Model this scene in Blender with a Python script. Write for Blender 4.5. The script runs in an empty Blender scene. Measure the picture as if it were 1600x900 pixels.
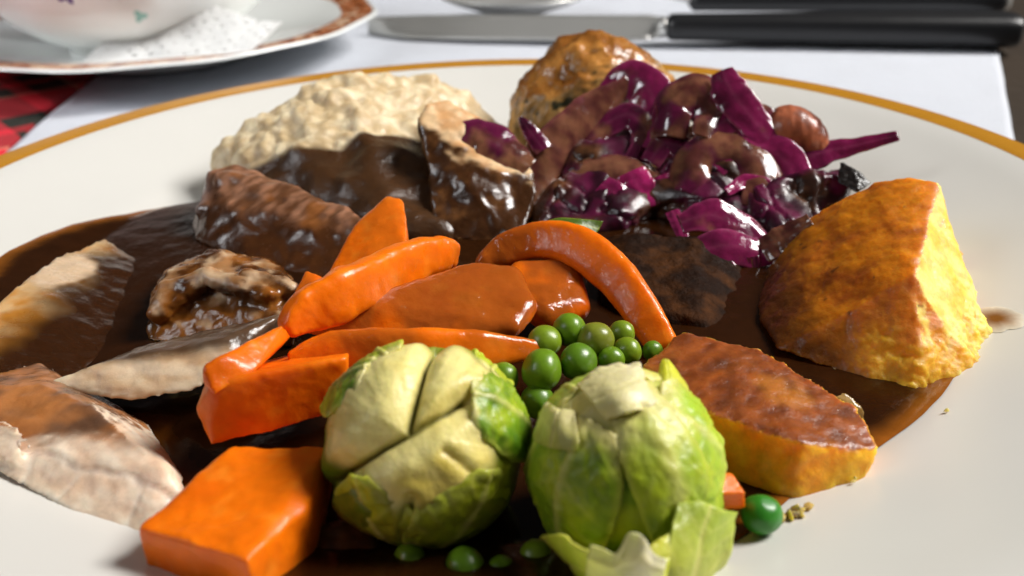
import bpy, bmesh, math, random
import numpy as np
from mathutils import Vector, Matrix

random.seed(7)
rng = np.random.default_rng(7)
scene = bpy.context.scene
COL = scene.collection

# ------------------------------------------------------------------ camera, light, exposure
# every length below is written in centimetres and turned into metres when a mesh is linked
CAM_POS = np.array([0.45, -19.47, 10.09])
PITCH = math.radians(27.0)
ROLL = -0.028
FPX = 1450.0                                   # focal length in pixels of a 1600 px wide picture

cam_data = bpy.data.cameras.new('camera')
cam = bpy.data.objects.new('camera', cam_data)
COL.objects.link(cam)
scene.camera = cam
cam_data.sensor_width = 36.0
cam_data.lens = FPX / 1600.0 * 36.0
cam_data.clip_start = 0.01
cam_data.clip_end = 50.0
_R = Matrix.Rotation(math.pi / 2 - PITCH, 4, 'X') @ Matrix.Rotation(ROLL, 4, 'Z')
cam.matrix_world = Matrix.Translation(Vector(CAM_POS * 0.01)) @ _R
cam_data.dof.use_dof = True
cam_data.dof.focus_distance = 0.165
cam_data.dof.aperture_fstop = 19.0

world = bpy.data.worlds.new('World')
scene.world = world
world.use_nodes = True
world.node_tree.nodes['Background'].inputs['Color'].default_value = (1.0, 0.97, 0.93, 1)
world.node_tree.nodes['Background'].inputs['Strength'].default_value = 0.025

scene.view_settings.view_transform = 'Standard'
scene.view_settings.look = 'None'
scene.view_settings.exposure = 0.3
scene.view_settings.gamma = 1.0


def area_lamp(name, pos, target, size, size_y, watts, color):
    ld = bpy.data.lights.new(name, 'AREA')
    ld.shape = 'RECTANGLE'
    ld.size = size
    ld.size_y = size_y
    ld.energy = watts
    ld.color = color
    lo = bpy.data.objects.new(name, ld)
    COL.objects.link(lo)
    p = Vector(pos)
    lo.location = p
    lo.rotation_euler = (Vector(target) - p).to_track_quat('-Z', 'Y').to_euler()
    return lo


# the window on the right of the table; on the left a weak fill lamp added to brighten saucer and cup
area_lamp('window_light', (1.38, 0.26, 1.34), (0, 0, 0.02), 0.65, 0.8, 52.0, (1.0, 0.975, 0.94))
area_lamp('saucer_fill_light', (-0.80, -0.22, 0.60), (-0.17, 0.28, 0.03), 0.4, 0.4, 0.55, (0.95, 0.97, 1.0)).data.spread = math.radians(48)


# ------------------------------------------------------------------ measuring helpers
_cr, _sr = math.cos(ROLL), math.sin(ROLL)


def ray(px, py):
    u, v = px - 800.0, py - 450.0
    x = u * _cr + v * _sr
    y = -u * _sr + v * _cr
    x, y = x / FPX, y / FPX
    c, s = math.cos(PITCH), math.sin(PITCH)
    return np.array([x, c - y * s, -s - y * c])


def Z(px, py, z):
    """the place at height z that is seen at this spot of the photograph"""
    d = ray(px, py)
    return CAM_POS + d * ((z - CAM_POS[2]) / d[2])


def Y(px, py, y):
    """the same for a given distance y"""
    d = ray(px, py)
    return CAM_POS + d * ((y - CAM_POS[1]) / d[1])


def S(r, g, b):
    return np.array([((c / 255 + 0.055) / 1.055) ** 2.4 if c > 10 else c / 255 / 12.92 for c in (r, g, b)])


# ------------------------------------------------------------------ noise in numpy
_perm = rng.permutation(256).astype(np.int64)
_perm = np.concatenate([_perm, _perm, _perm])
_g = rng.normal(size=(256, 3))
_g /= np.linalg.norm(_g, axis=1)[:, None]


def perlin(p):
    p = np.asarray(p, float)
    i = np.floor(p).astype(np.int64)
    f = p - i
    w = f * f * f * (f * (f * 6 - 15) + 10)
    i &= 255
    out = 0
    for dx in (0, 1):
        for dy in (0, 1):
            for dz in (0, 1):
                h = _perm[_perm[_perm[(i[:, 0] + dx) & 255] + ((i[:, 1] + dy) & 255)] + ((i[:, 2] + dz) & 255)]
                g = _g[h]
                d = (g[:, 0] * (f[:, 0] - dx) + g[:, 1] * (f[:, 1] - dy) + g[:, 2] * (f[:, 2] - dz))
                k = (w[:, 0] if dx else 1 - w[:, 0]) * (w[:, 1] if dy else 1 - w[:, 1]) * (w[:, 2] if dz else 1 - w[:, 2])
                out = out + d * k
    return out * 1.5


def fbm(p, octaves=4, gain=0.5):
    p = np.asarray(p, float)
    a, s, t = 1.0, 0.0, 0.0
    for o in range(octaves):
        s = s + a * perlin(p + 17.3 * o)
        t += a
        a *= gain
        p = p * 2.03
    return s / t


def ss(x, a, b):
    t = np.clip((np.asarray(x, float) - a) / (b - a), 0, 1)
    return t * t * (3 - 2 * t)


def mixc(c0, c1, t):
    t = np.asarray(t)[:, None] if np.ndim(t) else t
    return np.asarray(c0) * (1 - t) + np.asarray(c1) * t


# ------------------------------------------------------------------ linking meshes
def normals(V, F):
    N = np.zeros_like(V)
    F = np.asarray(F)
    a = V[F[:, 0]]
    n = np.cross(V[F[:, 1]] - a, V[F[:, 2]] - a)
    if F.shape[1] == 4:
        n = n + np.cross(V[F[:, 2]] - a, V[F[:, 3]] - a)
    for k in range(F.shape[1]):
        np.add.at(N, F[:, k], n)
    return N / np.maximum(np.linalg.norm(N, axis=1), 1e-12)[:, None]


def mesh(name, V, F, col=None, wet=None, smooth=True):
    me = bpy.data.meshes.new(name)
    me.from_pydata((np.asarray(V) * 0.01).tolist(), [], [list(map(int, f)) for f in F])
    if smooth:
        me.shade_smooth()
    if col is not None:
        c = np.ones((len(V), 4), np.float32)
        c[:, :3] = np.clip(col, 0, 1)
        at = me.attributes.new('tint', 'FLOAT_COLOR', 'POINT')
        at.data.foreach_set('color', c.ravel())
    if wet is not None:
        at = me.attributes.new('wet', 'FLOAT', 'POINT')
        at.data.foreach_set('value', np.clip(np.broadcast_to(wet, (len(V),)), 0, 1).astype(np.float32))
    return me


def tag(o, label=None, cat=None, group=None, kind=None):
    for k, v in (('label', label), ('category', cat), ('group', group), ('kind', kind)):
        if v:
            o[k] = v
    return o


def put(name, V, F, mat, parent=None, col=None, wet=None, smooth=True, **kw):
    """one mesh object with its origin at its base; parts keep the origin of their thing"""
    V = np.asarray(V, float)
    if parent is None:
        org = np.array([(V[:, 0].min() + V[:, 0].max()) / 2, (V[:, 1].min() + V[:, 1].max()) / 2, V[:, 2].min()])
    else:
        org = np.array(parent['_org'])
    me = mesh(name, V - org, F, col, wet, smooth)
    me.materials.append(mat)
    o = bpy.data.objects.new(name, me)
    COL.objects.link(o)
    if parent is None:
        o.location = Vector(org * 0.01)
    else:
        o.parent = parent
    o['_org'] = org.tolist()
    tag(o, **kw)
    return o


def empty(name, org, **kw):
    o = bpy.data.objects.new(name, None)
    COL.objects.link(o)
    o.location = Vector(np.asarray(org) * 0.01)
    o.empty_display_size = 0.01
    o['_org'] = list(map(float, org))
    tag(o, **kw)
    return o


# ------------------------------------------------------------------ shape builders
_ico = {}


def ico(sub):
    if sub not in _ico:
        bm = bmesh.new()
        bmesh.ops.create_icosphere(bm, subdivisions=sub, radius=1.0)
        _ico[sub] = (np.array([v.co[:] for v in bm.verts]), np.array([[v.index for v in f.verts] for f in bm.faces]))
        bm.free()
    v, f = _ico[sub]
    return v.copy(), f


def blob(groups, voxel=0.07, smooth=4, factor=0.5):
    """union of convex hulls; every hull is a list of points or of (point, radius)"""
    bm = bmesh.new()
    sph, _ = ico(2)
    for g in groups:
        pts = []
        for q in g:
            if isinstance(q, tuple):
                pts.extend(list(np.asarray(q[0]) + sph * q[1]))
            else:
                pts.append(np.asarray(q))
        vs = [bm.verts.new(Vector(p)) for p in pts]
        r = bmesh.ops.convex_hull(bm, input=vs)
        junk = {e for e in r['geom_interior'] + r['geom_unused'] if isinstance(e, bmesh.types.BMVert)}
        bmesh.ops.delete(bm, geom=list(junk), context='VERTS')
    bmesh.ops.recalc_face_normals(bm, faces=bm.faces)
    me = bpy.data.meshes.new('tmp')
    bm.to_mesh(me)
    bm.free()
    o = bpy.data.objects.new('tmp', me)
    COL.objects.link(o)
    m = o.modifiers.new('r', 'REMESH')
    m.mode = 'VOXEL'
    m.voxel_size = voxel
    m = o.modifiers.new('s', 'SMOOTH')
    m.iterations = smooth
    m.factor = factor
    dg = bpy.context.evaluated_depsgraph_get()
    e = o.evaluated_get(dg).to_mesh()
    n = len(e.vertices)
    V = np.empty(n * 3)
    e.vertices.foreach_get('co', V)
    V = V.reshape(-1, 3)
    F = np.empty(len(e.polygons) * 4, np.int32)
    ok = all(p.loop_total == 4 for p in e.polygons)
    if ok:
        e.polygons.foreach_get('vertices', F)
        F = F.reshape(-1, 4)
    else:
        F = [list(p.vertices) for p in e.polygons]
        F = np.array([f if len(f) == 4 else list(f) + [f[-1]] for f in F])
    bpy.data.objects.remove(o)
    bpy.data.meshes.remove(me)
    return V, F


def rough(V, F, *terms):
    """push the surface along its normals by (amplitude cm, features per cm, octaves)"""
    N = normals(V, F)
    d = 0
    for amp, fr, octv in terms:
        d = d + amp * fbm(V * fr + amp * 91, octv)
    return V + N * d[:, None]


def catmull(P, n):
    P = np.asarray(P, float)
    Q = np.vstack([2 * P[0] - P[1], P, 2 * P[-1] - P[-2]])
    out = []
    t = np.linspace(0, len(P) - 1, n)
    for x in t:
        i = min(int(x), len(P) - 2)
        f = x - i
        a, b, c, d = Q[i:i + 4]
        out.append(0.5 * (2 * b + (c - a) * f + (2 * a - 5 * b + 4 * c - d) * f * f + (3 * b - a - 3 * c + d) * f ** 3))
    return np.array(out)


def grid_faces(nu, nv, wrap=False):
    """faces of a nu x nv vertex grid, index i*nv+j"""
    F = []
    for i in range(nu - 1):
        for j in range(nv if wrap else nv - 1):
            k = (j + 1) % nv
            F.append((i * nv + j, (i + 1) * nv + j, (i + 1) * nv + k, i * nv + k))
    return np.array(F)


def sweep(path, half_w, half_t, side, n=60, m=24, power=2.6, cap=0.5):
    """a closed bar along a path: super-ellipse section, half_w along 'side', half_t across it, rounded ends"""
    C = catmull(path, n)
    T = np.gradient(C, axis=0)
    T /= np.linalg.norm(T, axis=1)[:, None]
    t = np.linspace(0, 1, n)
    L = np.concatenate([[0], np.cumsum(np.linalg.norm(np.diff(C, axis=0), axis=1))])
    hw = np.interp(t, np.linspace(0, 1, len(half_w)), half_w)
    ht = np.interp(t, np.linspace(0, 1, len(half_t)), half_t)
    sd = np.asarray(side, float)
    sd = sd if sd.ndim == 2 else np.tile(sd, (2, 1))
    sd = np.stack([np.interp(t, np.linspace(0, 1, len(sd)), sd[:, k]) for k in range(3)], 1)
    A = sd - T * (sd * T).sum(1)[:, None]
    A /= np.linalg.norm(A, axis=1)[:, None]
    B = np.cross(T, A)
    e = np.clip(np.minimum(L, L[-1] - L) / max(cap * float(np.mean(ht)), 1e-6), 0, 1)
    k = np.sqrt(np.clip(1 - (1 - e) ** 2, 0.0, 1))
    k = 0.35 + 0.65 * k
    th = np.linspace(0, 2 * np.pi, m, endpoint=False)
    cx = np.sign(np.cos(th)) * np.abs(np.cos(th)) ** (2 / power)
    cy = np.sign(np.sin(th)) * np.abs(np.sin(th)) ** (2 / power)
    V = C[:, None] + A[:, None] * (hw * k)[:, None, None] * cx[None, :, None] + B[:, None] * (ht * k)[:, None, None] * cy[None, :, None]
    V = V.reshape(-1, 3)
    F = grid_faces(n, m, True).tolist()
    V = np.vstack([V, C[0], C[-1]])
    a, b = len(V) - 2, len(V) - 1
    for j in range(m):
        q = (j + 1) % m
        F.append((a, j, q, q))
        F.append((b, (n - 1) * m + q, (n - 1) * m + j, (n - 1) * m + j))
    F = [f if f[2] != f[3] else f[:3] for f in F]
    return V, F


def tri(F):
    out = []
    for f in F:
        f = list(f)
        if len(f) == 4 and f[3] != f[2]:
            out += [(f[0], f[1], f[2]), (f[0], f[2], f[3])]
        else:
            out.append(tuple(f[:3]))
    return np.array(out)


def lathe(profile, segs=128, centre=(0, 0, 0), wave=None):
    """profile = closed-up list of (r, z) from the axis outwards; returns an open surface of revolution"""
    P = np.asarray(profile, float)
    th = np.linspace(0, 2 * np.pi, segs, endpoint=False)
    R, H = P[:, 0][:, None], P[:, 1][:, None]
    if wave is not None:
        R = R * (1 + wave(R, th[None, :]))
    V = np.stack([R * np.cos(th), R * np.sin(th), H + 0 * th], -1).reshape(-1, 3) + np.asarray(centre)
    return V, grid_faces(len(P), segs, True)


def smooth_profile(pts, n):
    return catmull(np.asarray(pts, float), n)


# ------------------------------------------------------------------ materials
def new_mat(name):
    m = bpy.data.materials.new(name)
    m.use_nodes = True
    return m, m.node_tree.nodes, m.node_tree.links, m.node_tree.nodes['Principled BSDF']


def noise_node(N, L, scale, detail=4, rough_=0.6, coord='Object'):
    tc = N.new('ShaderNodeTexCoord')
    t = N.new('ShaderNodeTexNoise')
    t.inputs['Scale'].default_value = scale
    t.inputs['Detail'].default_value = detail
    t.inputs['Roughness'].default_value = rough_
    L.new(tc.outputs[coord], t.inputs['Vector'])
    return t


def ramp(N, L, src, a, b):
    r = N.new('ShaderNodeMapRange')
    r.inputs['From Min'].default_value = a
    r.inputs['From Max'].default_value = b
    L.new(src, r.inputs['Value'])
    return r.outputs['Result']


def bumps(N, L, b, terms):
    prev = None
    for scale, dist in terms:
        t = noise_node(N, L, scale, 5, 0.62)
        bp = N.new('ShaderNodeBump')
        bp.inputs['Strength'].default_value = 1.0
        bp.inputs['Distance'].default_value = dist
        L.new(t.outputs['Fac'], bp.inputs['Height'])
        if prev:
            L.new(prev, bp.inputs['Normal'])
        prev = bp.outputs['Normal']
    if prev:
        L.new(prev, b.inputs['Normal'])
    return prev


def food(name, dry=0.5, wet=0.12, sss=0.3, radius=(1, .4, .15), sss_scale=0.004, var=0.25, var_scale=900,
         bump=((1500, 0.0002),), coat=0.0, spec=0.5, ripple=330, ripple_d=0.0007):
    """colour comes from the piece's own 'tint', gloss from its 'wet' (how much sauce or water lies on it)"""
    m, N, L, b = new_mat(name)
    at = N.new('ShaderNodeAttribute')
    at.attribute_name = 'tint'
    w = N.new('ShaderNodeAttribute')
    w.attribute_name = 'wet'
    t = noise_node(N, L, var_scale, 5, 0.65)
    k = N.new('ShaderNodeMapRange')
    k.inputs['From Min'].default_value = 0.3
    k.inputs['From Max'].default_value = 0.7
    k.inputs['To Min'].default_value = 1 - var
    k.inputs['To Max'].default_value = 1 + var * 0.6
    L.new(t.outputs['Fac'], k.inputs['Value'])
    mx = N.new('ShaderNodeVectorMath')
    mx.operation = 'SCALE'
    L.new(at.outputs['Color'], mx.inputs[0])
    L.new(k.outputs['Result'], mx.inputs['Scale'])
    L.new(mx.outputs['Vector'], b.inputs['Base Color'])
    r = N.new('ShaderNodeMapRange')
    r.inputs['To Min'].default_value = dry
    r.inputs['To Max'].default_value = wet
    L.new(w.outputs['Fac'], r.inputs['Value'])
    t2 = noise_node(N, L, 700, 3)
    ad = N.new('ShaderNodeMath')
    ad.operation = 'MULTIPLY_ADD'
    ad.inputs[1].default_value = 0.22
    L.new(t2.outputs['Fac'], ad.inputs[0])
    sb = N.new('ShaderNodeMath')
    sb.operation = 'SUBTRACT'
    L.new(r.outputs['Result'], sb.inputs[0])
    sb.inputs[1].default_value = 0.11
    L.new(sb.outputs[0], ad.inputs[2])
    L.new(ad.outputs[0], b.inputs['Roughness'])
    b.inputs['Specular IOR Level'].default_value = spec
    b.inputs['Subsurface Weight'].default_value = sss
    b.inputs['Subsurface Radius'].default_value = radius
    b.inputs['Subsurface Scale'].default_value = sss_scale
    if coat:
        cw = N.new('ShaderNodeMath')
        cw.operation = 'MULTIPLY'
        cw.inputs[1].default_value = coat
        L.new(w.outputs['Fac'], cw.inputs[0])
        L.new(cw.outputs[0], b.inputs['Coat Weight'])
        b.inputs['Coat Roughness'].default_value = 0.025
        t3 = noise_node(N, L, ripple, 3, 0.55)
        cb = N.new('ShaderNodeBump')
        cb.inputs['Distance'].default_value = ripple_d
        L.new(t3.outputs['Fac'], cb.inputs['Height'])
        L.new(cb.outputs['Normal'], b.inputs['Coat Normal'])
    bumps(N, L, b, bump)
    return m


def plain(name, color, roughness, metallic=0.0, var=0.06, var_scale=60, bump=(), coat=0.0, spec=0.5):
    m, N, L, b = new_mat(name)
    t = noise_node(N, L, var_scale, 5)
    mx = N.new('ShaderNodeMix')
    mx.data_type = 'RGBA'
    mx.inputs[6].default_value = (*[c * (1 - var) for c in color], 1)
    mx.inputs[7].default_value = (*[min(1, c * (1 + var)) for c in color], 1)
    L.new(t.outputs['Fac'], mx.inputs[0])
    L.new(mx.outputs[2], b.inputs['Base Color'])
    b.inputs['Roughness'].default_value = roughness
    b.inputs['Metallic'].default_value = metallic
    b.inputs['Coat Weight'].default_value = coat
    b.inputs['Specular IOR Level'].default_value = spec
    bumps(N, L, b, bump)
    return m


GRAVY = S(50, 25, 8)
GRAVY_THIN = S(138, 80, 24)
# ------------------------------------------------------------------ the table and its cloths
M_wood = plain('dark_wood', S(44, 32, 18), 0.5, var=0.5, var_scale=14, bump=((90, 0.0006),))
bm_V = []


def slab(name, outline, z0, z1, mat, n_round=0, **kw):
    """a flat sheet with real thickness from a convex outline (list of xy)"""
    O = np.asarray(outline, float)
    k = len(O)
    V = np.vstack([np.c_[O, np.full(k, z1)], np.c_[O, np.full(k, z0)]])
    F = [list(range(k)), list(range(2 * k - 1, k - 1, -1))]
    F += [[i, i + k, (i + 1) % k + k, (i + 1) % k][::-1] for i in range(k)]
    return put(name, V, [f[::-1] if False else f for f in F], mat, smooth=False, **kw)


slab('table_top', [(-75, -45), (75, -45), (75, 75), (-75, 75)], -3.0, -0.35, M_wood, kind='structure')


# white cloth: a fine grid inside a four-sided outline, with soft creases and a rolled hem
def cloth_sheet(name, c00, c10, c11, c01, nx, ny, z, mat, thick=0.12, crease=0.06, freq=0.09, **kw):
    u = np.linspace(0, 1, nx)[:, None, None]
    v = np.linspace(0, 1, ny)[None, :, None]
    c00, c10, c11, c01 = [np.asarray(c, float) for c in (c00, c10, c11, c01)]
    P = c00 * (1 - u) * (1 - v) + c10 * u * (1 - v) + c11 * u * v + c01 * (1 - u) * v
    P = P.reshape(-1, 2)
    q = np.c_[P * freq, np.zeros(len(P))]
    h = z + crease * (fbm(q * np.array([1, 1, 1]), 3) + 0.35 * fbm(q * 5 + 3, 2))
    wob = 0.10 * perlin(np.c_[P * 0.35, np.zeros(len(P)) + 5])
    ue = np.minimum(u, 1 - u) + 0 * v
    T = np.c_[P[:, 0] + wob, P[:, 1] + wob, np.maximum(h, z - 0.05) + thick]
    Bt = np.c_[P[:, 0] + wob, P[:, 1] + wob, np.maximum(h, z - 0.05)]
    n = nx * ny
    F = grid_faces(nx, ny)
    allF = [tuple(f) for f in F] + [tuple(f[::-1] + n) for f in F]
    rim = [i * ny for i in range(nx)] + [(nx - 1) * ny + j for j in range(1, ny)] + \
          [i * ny + ny - 1 for i in range(nx - 2, -1, -1)] + [j for j in range(ny - 2, 0, -1)]
    for a, b2 in zip(rim, rim[1:] + rim[:1]):
        allF.append((a, b2, b2 + n, a + n)[::-1])
    return put(name, np.vstack([T, Bt]), allF, mat, **kw)


M_linen = plain('white_linen', (0.55, 0.57, 0.62), 0.85, var=0.05, var_scale=25, bump=((2600, 0.0002), (320, 0.0004)))


def p2(px, py, z=0.0):
    return Z(px, py, z)[:2]


rA, rB = p2(1562, 74), p2(1587, 212)           # the right hem
rd = (rB - rA) / np.linalg.norm(rB - rA)
lA, lB = p2(150, 112), p2(0, 236)              # the left edge beside the tartan
ld = (lB - lA) / np.linalg.norm(lB - lA)
linen = cloth_sheet('table_linen', lB + ld * 6, rB + rd * 26, rA - rd * 34, lA - ld * 34, 150, 150, -0.30, M_linen,
                    label='white linen cloth spread under the dinner plate and the cutlery', cat='tablecloth')


# red tartan cloth at the far left, its checks woven by the material
def tartan():
    m, N, L, b = new_mat('red_tartan')
    tc = N.new('ShaderNodeTexCoord')
    mp = N.new('ShaderNodeMapping')
    mp.inputs['Rotation'].default_value = (0, 0, math.radians(50))
    L.new(tc.outputs['Object'], mp.inputs['Vector'])
    sp = N.new('ShaderNodeSeparateXYZ')
    L.new(mp.outputs['Vector'], sp.inputs['Vector'])

    def stripes(sock, period, offset):
        a = N.new('ShaderNodeMath'); a.operation = 'MULTIPLY_ADD'
        a.inputs[1].default_value = 1 / period; a.inputs[2].default_value = offset
        L.new(sock, a.inputs[0])
        f = N.new('ShaderNodeMath'); f.operation = 'FRACT'
        L.new(a.outputs[0], f.inputs[0])
        r = N.new('ShaderNodeValToRGB')
        r.color_ramp.interpolation = 'CONSTANT'
        els = [(0.0, S(214, 34, 52)), (0.40, S(24, 26, 16)), (0.62, S(190, 22, 40)), (0.72, S(30, 30, 20)), (0.92, S(190, 150, 120)), (0.95, S(214, 34, 52))]
        r.color_ramp.elements[0].position = 0.0
        r.color_ramp.elements[0].color = (*els[0][1], 1)
        r.color_ramp.elements[1].position = els[1][0]
        r.color_ramp.elements[1].color = (*els[1][1], 1)
        for p, c in els[2:]:
            e = r.color_ramp.elements.new(p)
            e.color = (*c, 1)
        L.new(f.outputs[0], r.inputs['Fac'])
        return r.outputs['Color']
    x = stripes(sp.outputs['X'], 0.075, 0.2)
    y = stripes(sp.outputs['Y'], 0.075, 0.1)
    mx = N.new('ShaderNodeMix'); mx.data_type = 'RGBA'; mx.inputs[0].default_value = 0.5
    L.new(x, mx.inputs[6]); L.new(y, mx.inputs[7])
    L.new(mx.outputs[2], b.inputs['Base Color'])
    b.inputs['Roughness'].default_value = 0.9
    bumps(N, L, b, ((1800, 0.0004),))
    return m


M_tartan = tartan()
tn = np.array([ld[1], -ld[0]])
if tn[0] > 0:
    tn = -tn
cloth_sheet('tartan_cloth', lA - ld * 36 + tn * 0.1, lB + ld * 14 + tn * 0.1, lB + ld * 14 + tn * 26, lA - ld * 36 + tn * 26, 70, 40, -0.34, M_tartan,
            thick=0.22, crease=0.1, label='red and dark tartan cloth lying at the left edge of the white linen', cat='cloth')

# ------------------------------------------------------------------ dinner plate
M_china = plain('cream_china', (0.64, 0.625, 0.585), 0.30, var=0.025, var_scale=40, spec=0.4)
M_gilt = plain('gold_band', S(196, 136, 36), 0.30, metallic=0.2, var=0.14, var_scale=160)
PLATE = [(0, .80), (4, .80), (7.5, .80), (8.8, .84), (9.5, .97), (10.1, 1.20), (10.8, 1.42), (12, 1.82), (12.8, 2.10), (13.3, 2.24), (13.6, 2.275), (13.95, 2.285)]
_pp = np.array(PLATE)


def plate_z(r):
    return np.interp(r, _pp[:, 0], _pp[:, 1])


dinner = empty('dinner_plate', (0, 0, 0), label='large cream dinner plate with a gold band on its rim, loaded with a roast dinner', cat='plate')
top = smooth_profile(PLATE, 90)
under = smooth_profile([(13.95, 2.29), (14.0, 2.23), (13.9, 2.15), (12.5, 1.66), (10.6, 1.02), (9.6, .62), (8.9, .42), (8.6, .02), (8.3, 0.0), (8.1, .3), (4, .34), (0, .34)], 60)
top[:, 0] = np.maximum(top[:, 0], 0.001)
k = int(np.argmin(np.abs(top[:, 0] - 13.27)))
V, F = lathe(np.vstack([top[:k + 1]]), 220)
put('well_and_rim', V, F, M_china, dinner)
V, F = lathe(top[k:] + np.array([0, 0.004]), 220)
put('gold_band', V, F, M_gilt, dinner)
V, F = lathe(under, 220)
put('underside', V, F[:, ::1], M_china, dinner)

# ------------------------------------------------------------------ saucer, cup and paper doily, top left
M_white = plain('white_china', (0.88, 0.90, 0.88), 0.14, var=0.02, var_scale=30, coat=0.4)
M_pattern, N, L, b = new_mat('brown_gilt_border')
t = noise_node(N, L, 150, 3, 0.7)
r = N.new('ShaderNodeValToRGB')
r.color_ramp.elements[0].position = 0.40
r.color_ramp.elements[0].color = (*S(122, 62, 20), 1)
r.color_ramp.elements[1].position = 0.60
r.color_ramp.elements[1].color = (*S(214, 190, 160), 1)
e_ = r.color_ramp.elements.new(0.5)
e_.color = (*S(176, 98, 50), 1)
L.new(t.outputs['Fac'], r.inputs['Fac'])
L.new(r.outputs['Color'], b.inputs['Base Color'])
b.inputs['Roughness'].default_value = 0.25

SC = np.array([-16.4, 27.3, 0.0])
SR = 10.4
saucer = empty('saucer', SC, label='white saucer with a brown gilt border under the flowered cup', cat='saucer')
sp_ = smooth_profile([(0.001, .7), (3.6, .7), (4.6, .78), (6.5, 1.10), (8.2, 1.42), (9.2, 1.56), (10.25, 1.66), (SR, 1.67)], 60)
kk = int(np.argmin(np.abs(sp_[:, 0] - 8.7)))
k2 = int(np.argmin(np.abs(sp_[:, 0] - 10.28)))
scal = lambda R, th: 0.010 * np.cos(th * 12) * ss(R, 7, 10)
V, F = lathe(sp_[:kk + 1], 200, SC, scal); put('dish', V, F, M_white, saucer)
V, F = lathe(sp_[kk:k2 + 1] + np.array([0, .003]), 200, SC, scal); put('patterned_border', V, F, M_pattern, saucer)
V, F = lathe(np.vstack([sp_[k2:], smooth_profile([(SR, 1.67), (10.45, 1.62), (10.3, 1.52), (8.2, 1.05), (6.3, .72), (4.8, .42), (4.5, .02), (4.2, 0), (4.0, .3), (0.001, .3)], 40)[1:]]), 200, SC, scal)
put('underside', V, F, M_white, saucer)

CC = SC + np.array([-.3, -1.9, 0.80])
cup = empty('tea_cup', CC, label='white tea cup painted with purple and green flowers standing on the saucer', cat='cup')
outer = smooth_profile([(0.001, .25), (2.9, .25), (3.1, 0), (3.35, .05), (3.4, .4), (4.6, 1.0), (5.9, 2.2), (6.6, 3.8), (6.9, 5.6), (7.25, 7.0)], 60)
inner = smooth_profile([(7.2, 7.02), (7.0, 6.9), (6.6, 5.4), (6.3, 3.8), (5.6, 2.4), (4.3, 1.2), (2.5, .7), (0.001, .6)], 40)
scal2 = lambda R, th: 0.014 * np.cos(th * 10) * ss(R, 4, 7)
V, F = lathe(np.vstack([outer, inner]), 160, CC, scal2)
put('bowl', V, F, M_white, cup)


def cup_surface(th, h):
    r_ = np.interp(h, outer[8:, 1], outer[8:, 0])
    r_ = r_ * (1 + 0.014 * np.cos(th * 10) * ss(r_, 4, 7)) + 0.012
    return np.stack([CC[0] + r_ * np.cos(th), CC[1] + r_ * np.sin(th), CC[2] + h], -1)


def painted(name, th0, h0, rad, lobes, color, stretch=1.0):
    a = np.linspace(0, 2 * np.pi, 40, endpoint=False)
    rr = rad * (0.75 + 0.25 * np.cos(lobes * a))
    V_ = [cup_surface(np.array(th0), np.array(h0))]
    for k_ in (0.5, 1.0):
        V_ += list(cup_surface(th0 + k_ * rr * np.cos(a) * stretch / 6.0, h0 + k_ * rr * np.sin(a)))
    n_ = 40
    F_ = [(0, 1 + j, 1 + (j + 1) % n_) for j in range(n_)]
    F_ += [(1 + j, 1 + n_ + j, 1 + n_ + (j + 1) % n_, 1 + (j + 1) % n_) for j in range(n_)]
    put(name, np.array(V_), F_, plain(name, color, 0.2, var=0.3, var_scale=300), cup)


painted('painted_flower', -1.62, 3.35, .42, 5, S(98, 70, 150))
painted('painted_leaf', -1.05, 3.5, .6, 2, S(150, 196, 96), 1.6)
painted('painted_flower', -1.33, 3.9, .35, 5, S(120, 90, 165))
painted('painted_leaf', -1.20, 2.3, .3, 3, S(150, 200, 190))
painted('painted_flower', -1.95, 3.6, .3, 5, S(190, 90, 110))
# handle of the cup, on its left
hp = np.array([CC + np.array([-6.5, -0.4, 4.9]), CC + np.array([-8.6, -.6, 5.0]), CC + np.array([-9.2, -.7, 3.2]), CC + np.array([-7.6, -.5, 1.9]), CC + np.array([-5.2, -.4, 1.9])])
V, F = sweep(hp, [.35, .3, .3, .3, .35], [.25, .22, .22, .22, .25], (0, 1, 0), n=50, m=16)
put('handle', V, F, M_white, cup)

# lacy paper doily crumpled against the cup
M_paper, N, L, b = new_mat('lace_paper')
b.inputs['Base Color'].default_value = (0.66, 0.66, 0.65, 1)
b.inputs['Roughness'].default_value = 0.7
bumps(N, L, b, ((420, 0.0003), (1200, 0.0002)))
nu, nv = 70, 40
gu, gv = np.meshgrid(np.linspace(0, 1, nu), np.linspace(0, 1, nv), indexing='ij')
a0 = np.array([CC[0] - .6, CC[1] - 6.3, .95])
px_ = a0[0] + 7.0 * gu + 1.1 * gv
py_ = a0[1] + 2.6 * gv + 1.2 * (gu - .45) ** 2 + 0.5 * np.sin(gu * 5)
pz_ = 1.55 + 1.75 * gv * (0.45 + 0.55 * np.sin(np.pi * np.clip(gu * 1.15, 0, 1))) - .3 * (1 - gv)
G = np.stack([px_, py_, pz_], -1).reshape(-1, 3)
G += 0.26 * np.stack([fbm(G * .45 + 3, 2), fbm(G * .45 + 9, 2), fbm(G * .45 + 21, 2)], -1)
rr_ = np.hypot(G[:, 0] - SC[0], G[:, 1] - SC[1])
G[:, 2] = np.maximum(G[:, 2], np.interp(rr_, sp_[:, 0], sp_[:, 1]) + 0.03)
GF = grid_faces(nu, nv)
pat = (np.sin(gu * 60) * np.sin(gv * 34)).reshape(-1)
keep = [f for f in GF if not (pat[f].min() > 0.45)]
o = put('paper_doily', G, keep, M_paper, label='crumpled white lacy paper doily tucked between cup and saucer', cat='doily')
md = o.modifiers.new('thickness', 'SOLIDIFY'); md.thickness = 0.0003

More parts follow.
